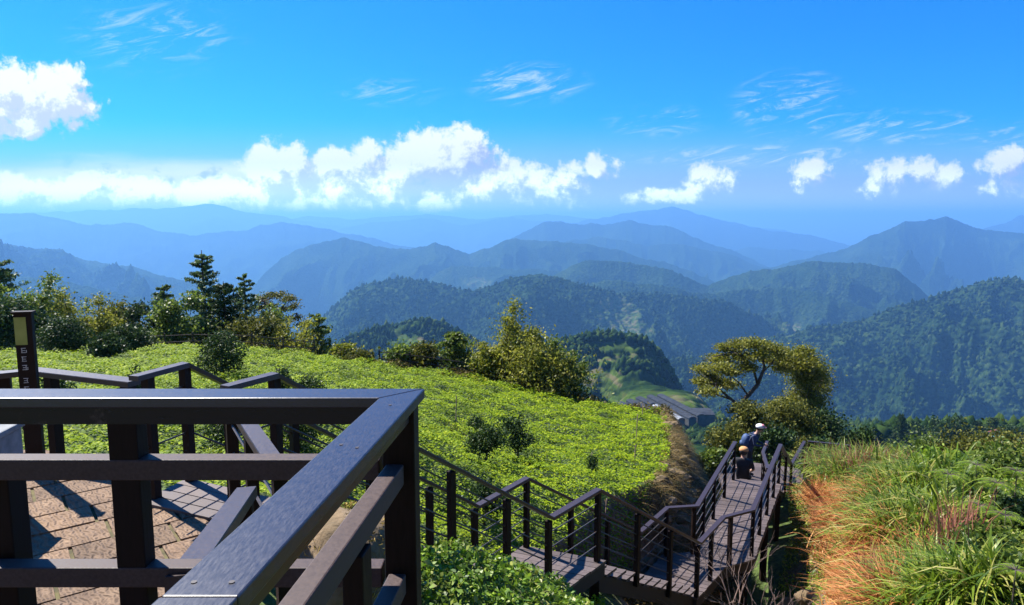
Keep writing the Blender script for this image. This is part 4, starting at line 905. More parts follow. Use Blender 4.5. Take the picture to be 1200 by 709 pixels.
def pad_tree(name, base, spec, pads, mat, label, seed, leaf=.10, per=420, group=None):
    """flat-tiered tree. spec: list of limb polylines with radii; pads: (centre, rx, rz, weight)"""
    T = empty(name, base, label, 'tree', group); mb = MB(); rg = np.random.default_rng(seed); C = []
    for pts, r0, r1 in spec:
        n = len(pts); mb.tube(pts, [r0 + (r1 - r0) * i / (n - 1) for i in range(n)], 6)
    ends = [p[0][-1] for p in spec]
    for c, rx, rz_, wt in pads:
        m_ = int(per * wt); d_ = rand_dirs(rg, m_); rad = np.abs(rg.normal(.72, .38, (m_, 1))); p = np.array(c) + d_ * rad * np.array([rx, rx, rz_]); p[:, 2] += .25 * rz_ * np.sin(p[:, 0] * 7 + p[:, 1] * 5)
        C.append(p)
        e_ = min(ends, key=lambda q: (Vector(q) - Vector(c)).length)
        for k in range(3):
            q = Vector(c) + Vector((rg.normal() * rx * .5, rg.normal() * rx * .5, -rz_ * .3)); mb.tube([Vector(e_), Vector(e_).lerp(q, .5) + Vector((0, 0, .04)), q], [.022, .015, .007], 4)
    V, F = quads_leaves(np.concatenate(C), leaf, .5, .6, rg)
    mb.build('trunk', M_bark, T, smooth=True); np_mesh('crown', V, F, mat, T)
    return T
L_gold = leafmat('golden_olive_leaves', [(0, (.06, .075, .006)), (.5, (.17, .185, .016)), (1, (.32, .30, .04))], .42, .5, .25)
def big_tree():
    D = 33
    def q(u, v, dd=0): return at(u, v, D + dd)
    b = q(869, 520); b0 = Vector((b.x, b.y, gz(b.x, b.y) - .3))
    f1 = q(868, 480); f2 = q(874, 466)
    spec = [([b0, q(871, 505), f1], .20, .14), ([f1, q(860, 470), q(848, 460), q(838, 452)], .10, .04), ([q(858, 468), q(840, 462), q(826, 458)], .05, .02),
            ([f1, f2, q(888, 450), q(896, 430), q(893, 418)], .13, .05), ([q(888, 450), q(884, 436), q(872, 422), q(858, 412)], .07, .03), ([q(892, 438), q(905, 425), q(912, 410)], .06, .02), ([q(893, 420), q(888, 408)], .04, .02), ([q(876, 462), q(866, 448), q(856, 440)], .05, .02)]
    pads = []
    rd = random.Random(2)
    for (u, v, ru, rv, w) in [(832, 447, 14, 4, 1), (824, 432, 12, 4, .8), (846, 430, 13, 4, 1), (830, 458, 12, 4, .7), (852, 450, 14, 4, .9), (850, 407, 10, 4, .8), (866, 404, 14, 5, 1.1), (884, 402, 14, 5, 1.1), (902, 408, 14, 5, 1.1),
                              (842, 420, 13, 4, 1), (868, 418, 15, 5, 1.1), (890, 416, 12, 4, .8), (876, 430, 12, 4, .8), (858, 436, 10, 3, .6), (912, 412, 12, 5, .9), (836, 440, 10, 3, .6), (900, 422, 9, 3, .5), (820, 446, 8, 3, .5)]:
        dd = rd.uniform(-1.0, 1.0); pads.append((q(u, v, dd), ru * 1.12 / 800 * D, rv * 1.15 / 800 * D * 1.1, w * 1.15))
    pad_tree('umbrella_tree', (b.x, b.y, b0.z), spec, pads, L_gold, 'left of the two flat-topped trees, with an open forked crown of golden olive foliage', 5, .115, 1000, 'flat-topped trees behind the people')
    D = 35
    b = q(948, 500); b0 = Vector((b.x, b.y, gz(b.x, b.y) - .3)); spec = [([b0, q(946, 490), q(950, 460), q(952, 440)], .18, .05), ([q(950, 465), q(935, 440), q(925, 420)], .08, .03), ([q(950, 465), q(962, 450), q(966, 440)], .07, .03), ([q(951, 450), q(945, 425), q(940, 412)], .06, .02)]
    pads = []
    for (u, v, ru, rv, w) in [(925, 418, 14, 6, 1), (942, 412, 12, 6, 1), (918, 430, 13, 5, .9), (950, 424, 15, 7, 1.2), (936, 432, 14, 7, 1.2), (958, 438, 14, 8, 1.4), (940, 446, 15, 9, 1.4), (962, 452, 11, 8, 1.1), (950, 462, 15, 9, 1.3), (935, 466, 12, 8, 1.0), (956, 474, 12, 8, 1), (942, 480, 14, 8, 1), (912, 421, 8, 4, .5), (926, 472, 12, 7, .8), (910, 476, 12, 6, .8)]:
        dd = rd.uniform(-1.2, 1.2); pads.append((q(u, v, dd), ru * 1.12 / 800 * D, rv * 1.15 / 800 * D * 1.1, w * 1.15))
    pad_tree('umbrella_tree', (b.x, b.y, b0.z), spec, pads, L_gold, 'right of the two flat-topped trees, with a denser layered crown', 6, .115, 1100, 'flat-topped trees behind the people')
    D = 36
    b = q(322, 410); b0 = Vector((b.x, b.y, gz(b.x, b.y) - .3)); spec = [([b0, q(322, 390), q(325, 372)], .15, .08), ([q(325, 374), q(315, 360), q(308, 352)], .06, .02), ([q(325, 374), q(332, 358), q(338, 350)], .06, .02), ([q(325, 380), q(338, 372), q(348, 366)], .05, .02)]
    pads = [(q(u, v, rd.uniform(-.8, .8)), ru / 800 * D, rv / 800 * D, w) for (u, v, ru, rv, w) in [(308, 350, 12, 5, 1), (324, 345, 14, 4, 1), (338, 350, 11, 4, .9), (344, 358, 8, 4, .5), (316, 358, 12, 4, .8), (302, 360, 8, 4, .6), (345, 372, 10, 4, .6), (354, 380, 7, 3, .4), (332, 362, 8, 3, .5)]]
    pad_tree('umbrella_tree', (b.x, b.y, b0.z), spec, pads, L_olive, 'dark umbrella-shaped tree right of the slender conifer in the left tree row', 7, .11, 600)
big_tree()
BB = [ # dark bush mass around the flat-topped trees
 (850, 500, 572, 27, 46, L_olive, 'sunlit olive bush on the left below the forked tree', 3600), (835, 520, 580, 23, 34, L_mid, 'green bush left of the standing person', 2600),
 (878, 472, 560, 29, 60, L_olive, 'olive bush under the forked tree behind the standing person', 5200), (915, 462, 556, 30, 66, L_olive, 'high olive bush between the two flat-topped trees', 5600),
 (905, 500, 566, 27, 50, L_dark, 'dark bush right behind the far platform', 4200), (950, 478, 556, 31, 60, L_dark, 'dark bush below the denser flat-topped tree', 5200),
 (940, 505, 568, 26, 46, L_olive, 'olive bush hanging over the exit steps', 3600), (985, 474, 552, 32, 66, L_dark, 'large black-green bush at the right end of the thicket', 6400),
 (1010, 500, 560, 30, 40, L_dark, 'low black-green bush sloping down to the reeds', 3200), (862, 462, 520, 32, 34, L_olive, 'small olive crown at the foot of the forked tree', 1800), (968, 510, 566, 24, 40, L_dark, 'shaded bush above the exit railing', 3200)]
for i, (u, vt, vb, d, w, mt, lb, n) in enumerate(BB):
    tree_px('thicket_bush', u, vt, vb, d, w * 1.25, 'broad', mt, lb, 'bushes of the thicket behind the walkway', 200 + i, .13, int(n * 1.5), 'bush', .08)
# right-hand shrubs, ferns and distant conifers
RB = [(1045, 520, 580, 24, 60, L_mid, 'bamboo', 'loose green bush behind the reeds on the ridge'), (1080, 512, 590, 27, 80, L_mid, 'broad', 'rounded green bush behind the reeds'), (1130, 510, 600, 25, 90, L_olive, 'broad', 'wide olive bush in front of the far conifers'),
 (1180, 515, 610, 23, 90, L_olive, 'broad', 'olive bush at the right edge below the little house'), (1115, 528, 620, 16, 80, L_fern, 'broad', 'green shrub in the middle of the right slope'), (1168, 530, 640, 14.5, 90, L_mid, 'broad', 'green shrub at the right edge of the slope'),
 (1190, 590, 690, 11, 90, L_dark, 'broad', 'dark shrub at the lower right edge'), (1150, 620, 709, 9.5, 90, L_mid, 'broad', 'leafy shrub at the lower right in front of the dark one'), (1195, 650, 740, 7.5, 80, L_mid, 'broad', 'leafy shrub in the bottom right corner'),
 (1128, 566, 650, 12.5, 60, L_mid, 'broad', 'dark shrub right of the green reeds'), (1195, 520, 640, 18, 60, L_olive, 'broad', 'tall olive shrub at the right edge behind the ferns')]
for i, (u, vt, vb, d, w, mt, kd, lb) in enumerate(RB):
    tree_px('slope_shrub', u, vt, vb, d, w, kd, mt, lb, 'shrubs on the right slope', 300 + i, .055 + .0026 * d, 6500, 'shrub', .06)
def fern(i, u, v, d, size, label):
    b = at(u, v, d); T = empty('tree_fern', b, label, 'fern', 'lime ferns on the right slope'); rd = random.Random(i); rg = np.random.default_rng(i); mb = MB(); Vs = []; Fs = []; k0 = 0
    g = gz(b.x, b.y); b.z = min(b.z, g + 1.0); mb.tube([(b.x, b.y, min(g, b.z) - .1), (b.x, b.y, b.z)], [.012, .009], 5)
    for k in range(11):
        a = k * .571 + rd.uniform(-.2, .2); L_ = size * rd.uniform(.75, 1.1); pts = [Vector((b.x + math.cos(a) * L_ * t, b.y + math.sin(a) * L_ * t, b.z + L_ * (.55 * t - .75 * t * t))) for t in np.linspace(0, 1, 6)]
        mb.tube(pts, [.007, .006, .005, .004, .003, .002], 4)
        for t in np.linspace(.12, .98, 20):
            j = min(4, int(t * 5)); p = pts[j].lerp(pts[j + 1], t * 5 - j); wl = L_ * .24 * math.sin(math.pi * (t * .85 + .12)); ax = Vector((math.cos(a), math.sin(a), 0)); sd = Vector((-ax.y, ax.x, 0))
            for s in (-1, 1):
                tip = p + sd * s * wl + ax * wl * .35 + Vector((0, 0, -wl * .25)); w_ = ax * L_ * .017
                Vs += [p - w_, p + w_, tip + w_ * .3, tip - w_ * .3]; Fs.append((k0, k0 + 1, k0 + 2, k0 + 3)); k0 += 4
    mb.build('stem', M_bark, T); np_mesh('fronds', np.array([tuple(v) for v in Vs]), np.array(Fs), L_fern, T)
for i, (u, v, d, s, lb) in enumerate([(1112, 556, 11.8, .38, 'lime green fern right of the tall reeds'), (1145, 545, 12.5, .36, 'lime green fern highest on the right slope'), (1168, 566, 11, .38, 'broad lime green fern near the right edge'), (1192, 552, 11, .34, 'lime green fern touching the right edge'),
                                      (1178, 604, 9.5, .30, 'lime green fern below the broad one near the right edge'), (1148, 592, 10, .30, 'lime green fern between the dark shrubs'), (1190, 668, 7, .22, 'small fern in the bottom right corner')]):
    fern(i + 5, u, v, d, s, lb)
for i, (u, vt, d, w, lb) in enumerate([(1055, 484, 70, 16, 'leftmost pale conifer on the far right ridge'), (1070, 493, 75, 24, 'rounded conifer left on the far right ridge'), (1095, 488, 72, 12, 'narrow dark conifer on the far right ridge'), (1110, 490, 70, 22, 'dark conifer beside the narrow one'), (1122, 487, 71, 22, 'dense dark conifer in the middle of the far right ridge'),
                                       (1144, 492, 78, 18, 'pointed small conifer left of the little house'), (1162, 488, 80, 20, 'conifer directly left of the little house'), (1185, 497, 74, 26, 'low dark conifer behind the little house')]):
    d = d * 2.7; b = at(u, 520, d); tp = at(u, vt, d); tree('far_conifer', (b.x, b.y, b.z), tp.z - b.z, w / 800 * d * 1.3, 'conifer' if i in (0, 5, 6) else 'round', L_dark, lb, 'conifers on the far right ridge', 400 + i, .55, 2600)

# ------------------------------------------------------------------ stone edge of the field, boulder, twigs, stakes
def stone_edge():
    T = empty('stone_wall', (3.5, 15, -6), 'rough ochre stone edge holding up the right border of the green field', 'wall'); rd = random.Random(8)
    for i in range(110):
        t = (i + rd.random()) / 110; y = 10.2 + t * 15.5; x = float(np.interp(y, WALL[:, 1], WALL[:, 0])) ; lay = rd.random()
        x += .0 + lay * .8 + rd.uniform(-.08, .08); z = gz(x, y) + rd.uniform(-.02, .10)
        r = rd.uniform(.06, .21); mb = MB(); mb.ico((x, y, z), r, (rd.uniform(.9, 1.5), rd.uniform(.8, 1.3), rd.uniform(.45, .75)), .30, seed=i)
        mb.build('stone', M_rock, T)
    n = 22000; y = rng.uniform(9.8, 26, n); x = np.interp(y, WALL[:, 1], WALL[:, 0]) + rng.uniform(-.2, 1.7, n); k = fbm(x * 1.3, y * 1.3 + 5, 3) > -.25; x, y = x[k], y[k]; n = len(x)
    blades('wall_grass', x, y, rng.uniform(.12, .38, n), rng.uniform(.012, .025, n), rng.uniform(.6, 1.6, n), leafmat('wall_grass_leaf', [(0, (.05, .06, .01)), (.5, (.15, .10, .03)), (1, (.32, .22, .08))], .3, .6, .2), 'dry yellowish grass hanging over the stone edge', 'dry grass', heading=rng.normal(-.3, .7, n))
stone_edge()
def boulder(p, r, sc3, label, seed, moss=True):
    T = empty('boulder', p, label, 'rock'); mb = MB(); mb.ico(p, r, sc3, .14, seed=seed, sub=4); mb.build('stone', M_rock, T, smooth=True)
    if moss:
        rg = np.random.default_rng(seed); n = 1600; d_ = rand_dirs(rg, n); d_ = d_[d_[:, 2] > -.1]; C = np.array(p) + d_ * r * np.array(sc3) * 1.02
        V, F = quads_leaves(C, .045, .1, .22, rg); np_mesh('dry_moss', V, F, G_moss, T)
G_moss = leafmat('golden_dry_moss', [(0, (.12, .09, .02)), (.5, (.30, .21, .05)), (1, (.48, .36, .12))], .2, .8, .1)
boulder((-1.02, 4.15, -2.25), .42, (.85, 1.1, 1.0), 'mossy golden boulder under the deck railing corner', 3)
boulder((-.72, 3.75, -2.75), .40, (1, .9, .9), 'darker rock next to the mossy golden boulder', 4, False)
for i, (u, v, d, r, lb) in enumerate([(925, 672, 14.0, .16, 'small tan rock on the slope right of the twigs'), (950, 690, 12.8, .20, 'largest tan rock on the grassy slope at the bottom'), (935, 697, 12.6, .13, 'small rock left of the largest slope rock'), (985, 700, 10.8, .15, 'rock at the foot of the dry reeds')]):
    p = at(u, v, d); boulder((p.x, p.y, gz(p.x, p.y) + r * .5), r, (1.2, 1, .8), lb, 20 + i, False)
def stake(u, vt, vb, d, lb):
    b = at(u, vb, d); g = gz(b.x, b.y); h = (vb - vt) / 800 * d; mb = MB(); mb.tube([(b.x, b.y, g - .1), (b.x + .03, b.y, g + h)], .013, 5); tag(mb.build('garden_stake', M_twig), lb, 'stake', 'thin stakes stuck in the field')
for a in [(745, 496, 530, 19, 'thin stake standing left of the field edge, highest of the right pair'), (743, 520, 545, 16.5, 'thin stake below the other one left of the field edge'), (752, 470, 492, 23, 'thin stake near the top right corner of the field'), (534, 476, 510, 18, 'thin stake left of the field saplings'), (709, 556, 590, 12.5, 'dark stake behind the corner of the middle landing railing'), (692, 515, 540, 15, 'stake beside the lone little sapling')]: stake(*a)
def twig_shrub():
    b = at(862, 735, 9.2); T = empty('bare_shrub', b, 'leafless pale twiggy shrub in front of the lower walkway', 'shrub'); rd = random.Random(12); mb = MB()
    def grow(p, d, L_, r, k):
        q = p + d * L_; m_ = p.lerp(q, .5) + Vector((rd.uniform(-.1, .1), rd.uniform(-.1, .1), rd.uniform(-.03, .06))) * L_
        mb.tube([p, m_, q], [r, r * .8, r * .6], 4)
        if k == 0: return
        for _ in range(2 if k < 3 else 3):
            nd = (d + Vector((rd.uniform(-.8, .8), rd.uniform(-.7, .7), rd.uniform(-.25, .6)))).normalized(); grow(m_.lerp(q, rd.uniform(.2, 1)), nd, L_ * rd.uniform(.55, .85), r * .55, k - 1)
    g0 = Vector((b.x, b.y, b.z - .7))
    for (dx, dz, L_) in [(.25, .9, .55), (.6, .75, .65), (-.35, .85, .5), (.9, .5, .6), (.0, 1.0, .7), (-.7, .55, .4)]:
        grow(g0, Vector((dx, rd.uniform(-.3, .3), dz)).normalized(), L_ * 1.2, .021, 4)
    mb.build('branches', M_twig, T)
twig_shrub()
def fence(pts, label):
    P = [Vector((x, y, gz(x, y))) for x, y in pts]; T = empty('field_fence', P[0], label, 'fence')
    mb = MB(); mb.tube([p + Vector((0, 0, .62)) for p in P], .02, 5); mb.build('fence_rail', M_beam, T); mb = MB(); mb.tube([p + Vector((0, 0, .34)) for p in P], .02, 5); mb.build('fence_rail', M_beam, T)
    for p in P:
        mb = MB(); mb.tube([p - Vector((0, 0, .1)), p + Vector((0, 0, .72))], .03, 6); mb.build('fence_post', M_beam, T)
fence([(x, float(np.interp(x, BACK[:, 0], BACK[:, 1])) - .5) for x in np.arange(-16, -8, 1.3)], 'low dark wooden fence along the back of the field below the conifers')
fence([(x, float(np.interp(x, BACK[:, 0], BACK[:, 1])) - .4) for x in np.arange(-5.5, 1.5, 1.3)], 'low fence along the back of the field before the middle tree group')
# scrub along the back edge
G_scrub = leafmat('edge_scrub', [(0, (.05, .045, .012)), (.5, (.12, .10, .02)), (1, (.22, .17, .05))], .3, .6, .2)
def scrub():
    n = 26000; x = rng.uniform(-20, 6.5, n); by = np.interp(x, BACK[:, 0], BACK[:, 1]); y = by + rng.normal(-.2, .5, n) + .9 * fbm(x * .6, x * 0 + 3, 3); hh = .1 + .45 * np.clip(fbm(x * .9, y * .9, 3) + .3, 0, 1)
    k = rng.random(n) < np.clip((x + 9) / 5, .25, 1); x, y, hh = x[k], y[k], hh[k]; z = ground(x, y) + hh * rng.random(len(x)); V, F = quads_leaves(np.c_[x, y, z], .09, .2, .5)
    tag(np_mesh('edge_scrub', V, F, G_scrub), 'brownish olive scrub along the back edge of the green field', 'scrub', kind='stuff')
scrub()
# ------------------------------------------------------------------ greenhouses, house and tarps
M_net = simple('dark_shade_net', [(.3, (.022, .025, .034)), (.7, (.045, .05, .06))], .4, 1.0, spec=.1); M_film = simple('pale_plastic_film', [(.3, (.14, .16, .19)), (.7, (.24, .26, .29))], .4, .6)
M_wallp = simple('grey_shed_wall', [(.3, (.03, .035, .035)), (.7, (.07, .07, .07))], .5, .9)
def greenhouse(a, b, w, label, mat, name='greenhouse', z=-126):
    A, B = atz(a[0], a[1], z + 4), atz(b[0], b[1], z + 4); A.z = B.z = z; d = (B - A).normalized(); n_ = Vector((d.y, -d.x, 0)); T = empty(name, A, label, 'greenhouse' if name == 'greenhouse' else 'shed', 'shade-net greenhouses in the valley' if name == 'greenhouse' else None)
    prof = [(-.5, 2.0), (-.28, 2.7), (0, 3.0), (.28, 2.7), (.5, 2.0)]; mb = MB(); V = [A + n_ * (w * x) + Vector((0, 0, h)) for x, h in prof] + [B + n_ * (w * x) + Vector((0, 0, h)) for x, h in prof] 
    V += [v + Vector((0, 0, -.25)) for v in V]
    F = [(i, i + 1, i + 6, i + 5) for i in range(4)] + [(10 + i + 1, 10 + i, 15 + i, 15 + i + 1) for i in range(4)] + [(0, 5, 15, 10), (4, 14, 19, 9)] + [(i, 10 + i, 11 + i, i + 1) for i in range(4)] + [(5 + i, 6 + i, 16 + i, 15 + i) for i in range(4)]
    mb.add(V, F); mb.build('roof', mat, T)
    mb = MB(); q = [A + n_ * w * .46, B + n_ * w * .46, B - n_ * w * .46, A - n_ * w * .46]; mb.prism([(v.x, v.y) for v in q], z - 6, z + 1.72); mb.build('wall', M_wallp, T)
for a in [((727, 468), (772, 490), 6, 'leftmost dark shade-net greenhouse in the valley', M_net), ((738, 465), (788, 491), 6, 'second dark greenhouse from the left in the valley', M_net), ((749, 462), (766, 470), 6, 'short dark greenhouse piece behind the pale one', M_net),
          ((768, 471), (799, 487), 5, 'pale whitish greenhouse in the middle of the dark ones', M_film), ((762, 460), (812, 486), 6, 'dark greenhouse right of the pale one', M_net), ((774, 459), (822, 483), 6, 'rightmost long dark greenhouse in the valley', M_net)]: greenhouse(*a)
greenhouse((812, 478), (834, 478), 16, 'dark wide shed right of the greenhouses', M_net, 'farm_shed')
M_red = simple('red_tin_roof', [(.3, (.20, .05, .04)), (.7, (.30, .09, .07))], 2, .6); M_white = simple('white_wall_paint', [(.3, (.6, .6, .58)), (.7, (.75, .75, .73))], 2, .8)
M_blue = simple('blue_tarpaulin', [(.3, (.02, .16, .60)), (.7, (.04, .26, .75))], 2, .5); M_teal = simple('teal_tarpaulin', [(.3, (.03, .30, .32)), (.7, (.06, .45, .45))], 2, .5); M_orange = simple('orange_tarpaulin', [(.3, (.75, .20, .02)), (.7, (.85, .30, .04))], 2, .5)
def house(u, v, d, w, dp, h, rz, label, roofm, name='small_house'):
    c = at(u, v, d); c.z -= h * .5; T = empty(name, c, label, 'house'); mb = MB(); mb.box((c.x, c.y, c.z - 2), w, dp, h + 4, rz); mb.build('wall', M_white, T)
    co, si = math.cos(rz), math.sin(rz); f = lambda x, y, z: (c.x + x * co - y * si, c.y + x * si + y * co, c.z + z); a, b, o = w / 2 + .3, dp / 2 + .3, h / 2; mb = MB(); r = h * .45
    V = [f(-a, -b, o), f(a, -b, o), f(a, b, o), f(-a, b, o), f(-a, 0, o + r), f(a, 0, o + r)]; V += [(x, y, z - .15) for x, y, z in V]
    mb.add(V, [(0, 1, 5, 4), (3, 4, 5, 2), (6, 10, 11, 7), (9, 8, 11, 10)[::1], (0, 4, 10, 6), (4, 3, 9, 10), (1, 7, 11, 5), (5, 11, 8, 2), (0, 6, 7, 1), (2, 8, 9, 3)]); mb.build('roof', roofm, T)
house(1171, 507, 205, 3.6, 4.5, 2.4, .5, 'tiny white house with a reddish roof among the trees at the right', M_red)
def tarp(u, v, d, w, h, m, label):
    c = at(u, v, d); T = empty('tarpaulin_shelter', c, label, 'shelter'); mb = MB(); V = [(c.x - w / 2, c.y - 1.2, c.z - h / 2), (c.x + w / 2, c.y - 1.2, c.z - h / 2), (c.x + w / 2, c.y + 1, c.z + h / 2), (c.x - w / 2, c.y + 1, c.z + h / 2)]; V += [(x, y, z - .06) for x, y, z in V]
    mb.add(V, [(0, 1, 2, 3), (7, 6, 5, 4), (0, 4, 5, 1), (1, 5, 6, 2), (2, 6, 7, 3), (3, 7, 4, 0)]); mb.build('tarpaulin', m, T)
    for (x, y, z) in V[:4]:
        mb = MB(); mb.tube([(x, y, c.z - 4), (x, y, z - .07)], .06, 5); mb.build('pole', M_metal, T)
tarp(1172, 513, 200, 2.8, .9, M_teal, 'teal tarpaulin shelter below the tiny house'); tarp(1186, 511, 200, 1.6, 1.2, M_blue, 'blue tarpaulin shelter right of the tiny house'); tarp(1192, 512, 201, .9, 1.1, M_orange, 'orange tarpaulin next to the blue one')
for i, (u, v, d, w, lb) in enumerate([(678, 413, 630, 5, 'distant pale farmhouse left on the terraced spur'), (697, 411, 630, 5, 'distant reddish farmhouse on the terraced spur'), (712, 386, 2050, 14, 'far hillside hut beside the light green clearing'), (735, 388, 2050, 16, 'far hillside farmhouse below the light green clearing')]):
    house(u, v, d, w, w * .8, w * .4, .3 * i, lb, M_red if i == 1 else M_wallp, 'farmhouse')

# ------------------------------------------------------------------ people
def skin_body(name, joints, edges, root, mats, pick, T, sub=2):
    me = bpy.data.meshes.new(name); me.from_pydata([j[0] for j in joints], edges, []); me.update(); o = bpy.data.objects.new(name, me); COL.objects.link(o)
    o.modifiers.new('skin', 'SKIN'); md = o.modifiers.new('sub', 'SUBSURF'); md.levels = md.render_levels = sub
    for i, j in enumerate(joints):
        sv = me.skin_vertices[0].data[i]; r = j[1]; sv.radius = (r, r) if not isinstance(r, tuple) else r; sv.use_root = (i == root)
    dg = bpy.context.evaluated_depsgraph_get(); dg.update(); m2 = bpy.data.meshes.new_from_object(o.evaluated_get(dg)); bpy.data.objects.remove(o)
    m2.name = name; n = bpy.data.objects.new(name, m2); COL.objects.link(n)
    for m_ in mats: m2.materials.append(m_)
    for p in m2.polygons: p.use_smooth = True; p.material_index = pick(p.center)
    n.parent = T; n.matrix_parent_inverse = T.matrix_basis.inverted(); return n
M_skin = simple('skin', [(.3, (.36, .20, .14)), (.7, (.46, .27, .19))], 20, .6); M_hair = simple('black_hair', [(.3, (.008, .006, .006)), (.7, (.02, .016, .015))], 40, .5)
M_navy = simple('navy_jacket', [(.3, (.012, .02, .055)), (.7, (.03, .045, .11))], 15, .8); M_trs = simple('black_trousers', [(.3, (.008, .008, .011)), (.7, (.02, .02, .025))], 15, .85); M_blk = simple('black_shirt', [(.3, (.008, .008, .010)), (.7, (.022, .020, .026))], 15, .85)
M_pink = simple('pink_cap_cloth', [(.3, (.55, .16, .20)), (.7, (.75, .30, .32))], 30, .8); M_capw = simple('white_cap_cloth', [(.3, (.62, .60, .60)), (.7, (.8, .78, .78))], 30, .8); M_tan = simple('tan_orange_cap', [(.3, (.45, .20, .07)), (.7, (.62, .32, .12))], 30, .8); M_pack = simple('blue_backpack_cloth', [(.3, (.02, .05, .14)), (.7, (.05, .10, .24))], 20, .7)
def hand(c, d, T, s=1.0):                              # palm with five short curled fingers
    c = Vector(c); d = Vector(d).normalized(); sd = d.cross(Vector((0, 0, 1))).normalized() if abs(d.z) < .95 else Vector((1, 0, 0)); dn = d.cross(sd); mb = MB(); mb.tube([c, c + d * .045 * s, c + d * .09 * s], [.026 * s, .036 * s, .030 * s], 8)
    for k, L_ in zip((-1.5, -.5, .5, 1.5), (.06, .07, .075, .065)):
        p = c + d * .085 * s + sd * k * .018 * s; mb.tube([p, p + d * L_ * .5 * s + dn * .006, p + d * L_ * .85 * s + dn * .03 * s], [.010 * s, .009 * s, .007 * s], 6)
    p = c + d * .03 * s + sd * .030 * s; mb.tube([p, p + d * .03 * s + sd * .022 * s, p + d * .06 * s + sd * .026 * s], [.012 * s, .010 * s, .008 * s], 6); mb.build('hand', M_skin, T, smooth=True)
def face(c, f, T, s=1.0):
    c = Vector(c); f = Vector(f).normalized(); sd = f.cross(Vector((0, 0, 1))).normalized()
    mb = MB(); mb.ico(c + f * .108 * s - Vector((0, 0, .012)), .016 * s, (1, 1, 1.4), 0, sub=1); mb.build('nose', M_skin, T)
    for k in (-1, 1):
        mb = MB(); mb.ico(c + f * .090 * s + sd * k * .034 * s + Vector((0, 0, .012)), .011 * s, (1, 1, .7), 0, sub=1); mb.build('eye', M_hair, T)
        mb = MB(); mb.ico(c + sd * k * .082 * s - Vector((0, 0, .005)), .022 * s, (.5, .8, 1.3), 0, sub=1); mb.build('ear', M_skin, T)
    mb = MB(); mb.ico(c + f * .092 * s - Vector((0, 0, .055)), .018 * s, (1.2, 1.2, .35), 0, sub=1); mb.build('mouth', M_pink, T)
def stand_person():
    px, py = at(877, 545, 21.9).xy; g = -8.20; T = empty('person', (px, py, g), 'person standing bent forward in a navy jacket and white and pink cap, holding a phone', 'person')
    f = Vector((.85, -.45, 0)).normalized(); s = Vector((f.y, -f.x, 0)); P = lambda a, b, z: tuple(Vector((px, py, g)) + f * a + s * b + Vector((0, 0, z)))
    J = [(P(0, 0, .90), (.15, .12)), (P(.04, 0, 1.10), (.15, .12)), (P(.12, 0, 1.30), (.17, .12)), (P(.18, 0, 1.42), (.11, .09)), (P(.24, 0, 1.50), (.052, .055)), (P(.29, 0, 1.60), (.085, .10)), (P(.30, 0, 1.68), (.075, .085)),
         (P(.15, .18, 1.40), .065), (P(.20, .22, 1.14), .045), (P(.42, .12, 1.12), .034), (P(.15, -.18, 1.40), .065), (P(.20, -.22, 1.14), .045), (P(.42, -.10, 1.12), .034),
         (P(.0, .10, .82), .095), (P(.03, .12, .46), .065), (P(-.02, .13, .09), .045), (P(.14, .14, .04), (.045, .035)), (P(.0, -.10, .82), .095), (P(.05, -.13, .46), .065), (P(.0, -.14, .09), .045), (P(.16, -.15, .04), (.045, .035))]
    E = [(0, 1), (1, 2), (2, 3), (3, 4), (4, 5), (5, 6), (2, 7), (7, 8), (8, 9), (2, 10), (10, 11), (11, 12), (0, 13), (13, 14), (14, 15), (15, 16), (0, 17), (17, 18), (18, 19), (19, 20)]
    def pick(c): return 2 if c.z > g + 1.475 else (0 if c.z > g + .90 else 1)
    skin_body('body', J, E, 0, [M_navy, M_trs, M_skin], pick, T)
    hc = Vector(P(.30, 0, 1.64)); face(hc, f + Vector((0, 0, -.4)), T)
    mb = MB(); mb.ico(hc + Vector((0, 0, .035)) - f * .015, .115, (1, 1, .85), .02, sub=3); mb.build('hair', M_hair, T, smooth=True)
    mb = MB(); mb.ico(hc + Vector((0, 0, .075)), .128, (1.02, 1.02, .66), .0, sub=3); o = mb.build('cap', M_capw, T, smooth=True)
    mb = MB(); mb.ico(hc + Vector((0, 0, .055)) + f * .12, .085, (1.0, 1.0, .16), .0, sub=2); mb.build('cap_brim', M_pink, T, smooth=True); mb = MB(); mb.ico(hc + Vector((0, 0, .10)) + f * .055, .09, (1, 1, .6), .0, sub=2); mb.build('cap_front', M_pink, T, smooth=True)
    hand(P(.43, .12, 1.12), f, T); hand(P(.43, -.10, 1.12), f, T)
    mb = MB(); mb.box(P(.55, .01, 1.13), .015, .14, .08, math.atan2(f.y, f.x)); tag(mb.build('phone', M_blk), 'dark phone held by the standing person', 'phone')
    B = empty('backpack', P(-.12, 0, 1.1), 'navy blue backpack on the back of the standing person', 'backpack'); mb = MB(); mb.ico(P(-.10, 0, 1.20), .19, (.75, .95, 1.15), .03, sub=3, seed=2); mb.build('bag_body', M_pack, B, smooth=True); mb = MB(); mb.ico(P(-.22, 0, 1.10), .11, (.7, 1, .9), .02, sub=2, seed=3); mb.build('front_pocket', M_pack, B, smooth=True)
    for k in (-1, 1):
        mb = MB(); mb.tube([P(-.05, k * .11, 1.38), P(.12, k * .12, 1.47), P(.27, k * .12, 1.34), P(.16, k * .15, 1.08)], .016, 6); mb.build('strap', M_pack, B)
stand_person()
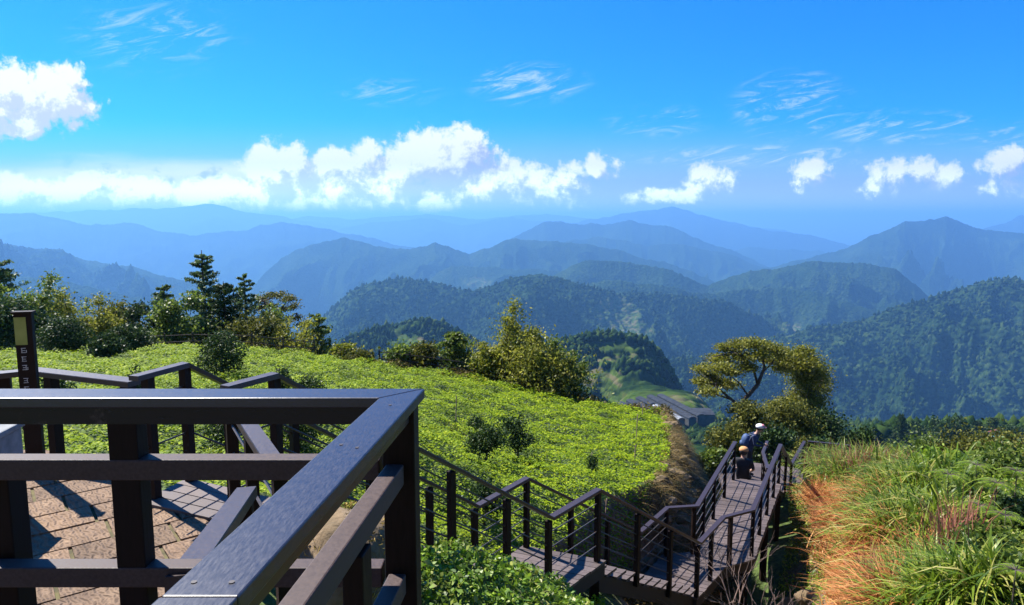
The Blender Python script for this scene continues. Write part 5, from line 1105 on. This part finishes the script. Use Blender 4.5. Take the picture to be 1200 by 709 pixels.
def sit_person():
    px, py = 6.30, 17.95; g = -6.6 - .16 * 3; T = empty('person', (px, py, g), 'person in black with a tan orange cap sitting on the far steps', 'person')
    f = Vector((.38, .92, 0)).normalized(); s = Vector((f.y, -f.x, 0)); P = lambda a, b, z: tuple(Vector((px, py, g)) + f * a + s * b + Vector((0, 0, z)))
    J = [(P(0, 0, .12), (.17, .13)), (P(.02, 0, .32), (.15, .115)), (P(.05, 0, .50), (.18, .12)), (P(.06, 0, .60), (.10, .08)), (P(.07, 0, .66), (.052, .052)), (P(.09, 0, .76), (.085, .10)), (P(.09, 0, .84), (.075, .085)),
         (P(.05, .20, .57), .062), (P(.08, .27, .33), .045), (P(.30, .20, .20), .034), (P(.05, -.20, .57), .062), (P(.08, -.27, .33), .045), (P(.30, -.20, .20), .034),
         (P(.10, .11, .10), .09), (P(.46, .14, .10), .065), (P(.52, .15, -.26), .045), (P(.66, .15, -.31), (.045, .035)), (P(.10, -.11, .10), .09), (P(.46, -.14, .10), .065), (P(.52, -.15, -.26), .045), (P(.66, -.15, -.31), (.045, .035))]
    E = [(0, 1), (1, 2), (2, 3), (3, 4), (4, 5), (5, 6), (2, 7), (7, 8), (8, 9), (2, 10), (10, 11), (11, 12), (0, 13), (13, 14), (14, 15), (15, 16), (0, 17), (17, 18), (18, 19), (19, 20)]
    O = Vector((px, py, g))
    def pick(c):
        d = (c - O); a = d.dot(f)
        return 2 if d.z > .635 or (abs(d.dot(s)) > .17 and d.z < .36 and .05 < a < .4 and d.z > .15) else (1 if (d.z < .16 or a > .2) else 0)
    skin_body('body', J, E, 0, [M_blk, M_trs, M_skin], pick, T); hc = Vector(P(.09, 0, .80)); face(hc, f, T)
    mb = MB(); mb.ico(hc + Vector((0, 0, .005)) - f * .02, .112, (1, 1, .95), .02, sub=3); mb.build('hair', M_hair, T, smooth=True)
    mb = MB(); mb.ico(hc + Vector((0, 0, .05)), .125, (1, 1, .72), 0, sub=3); mb.build('cap', M_tan, T, smooth=True); mb = MB(); mb.ico(hc + Vector((0, 0, .04)) + f * .12, .08, (1, 1, .16), 0, sub=2); mb.build('cap_brim', M_tan, T, smooth=True)
    hand(P(.32, .20, .19), f, T); hand(P(.32, -.20, .19), f, T)
sit_person()
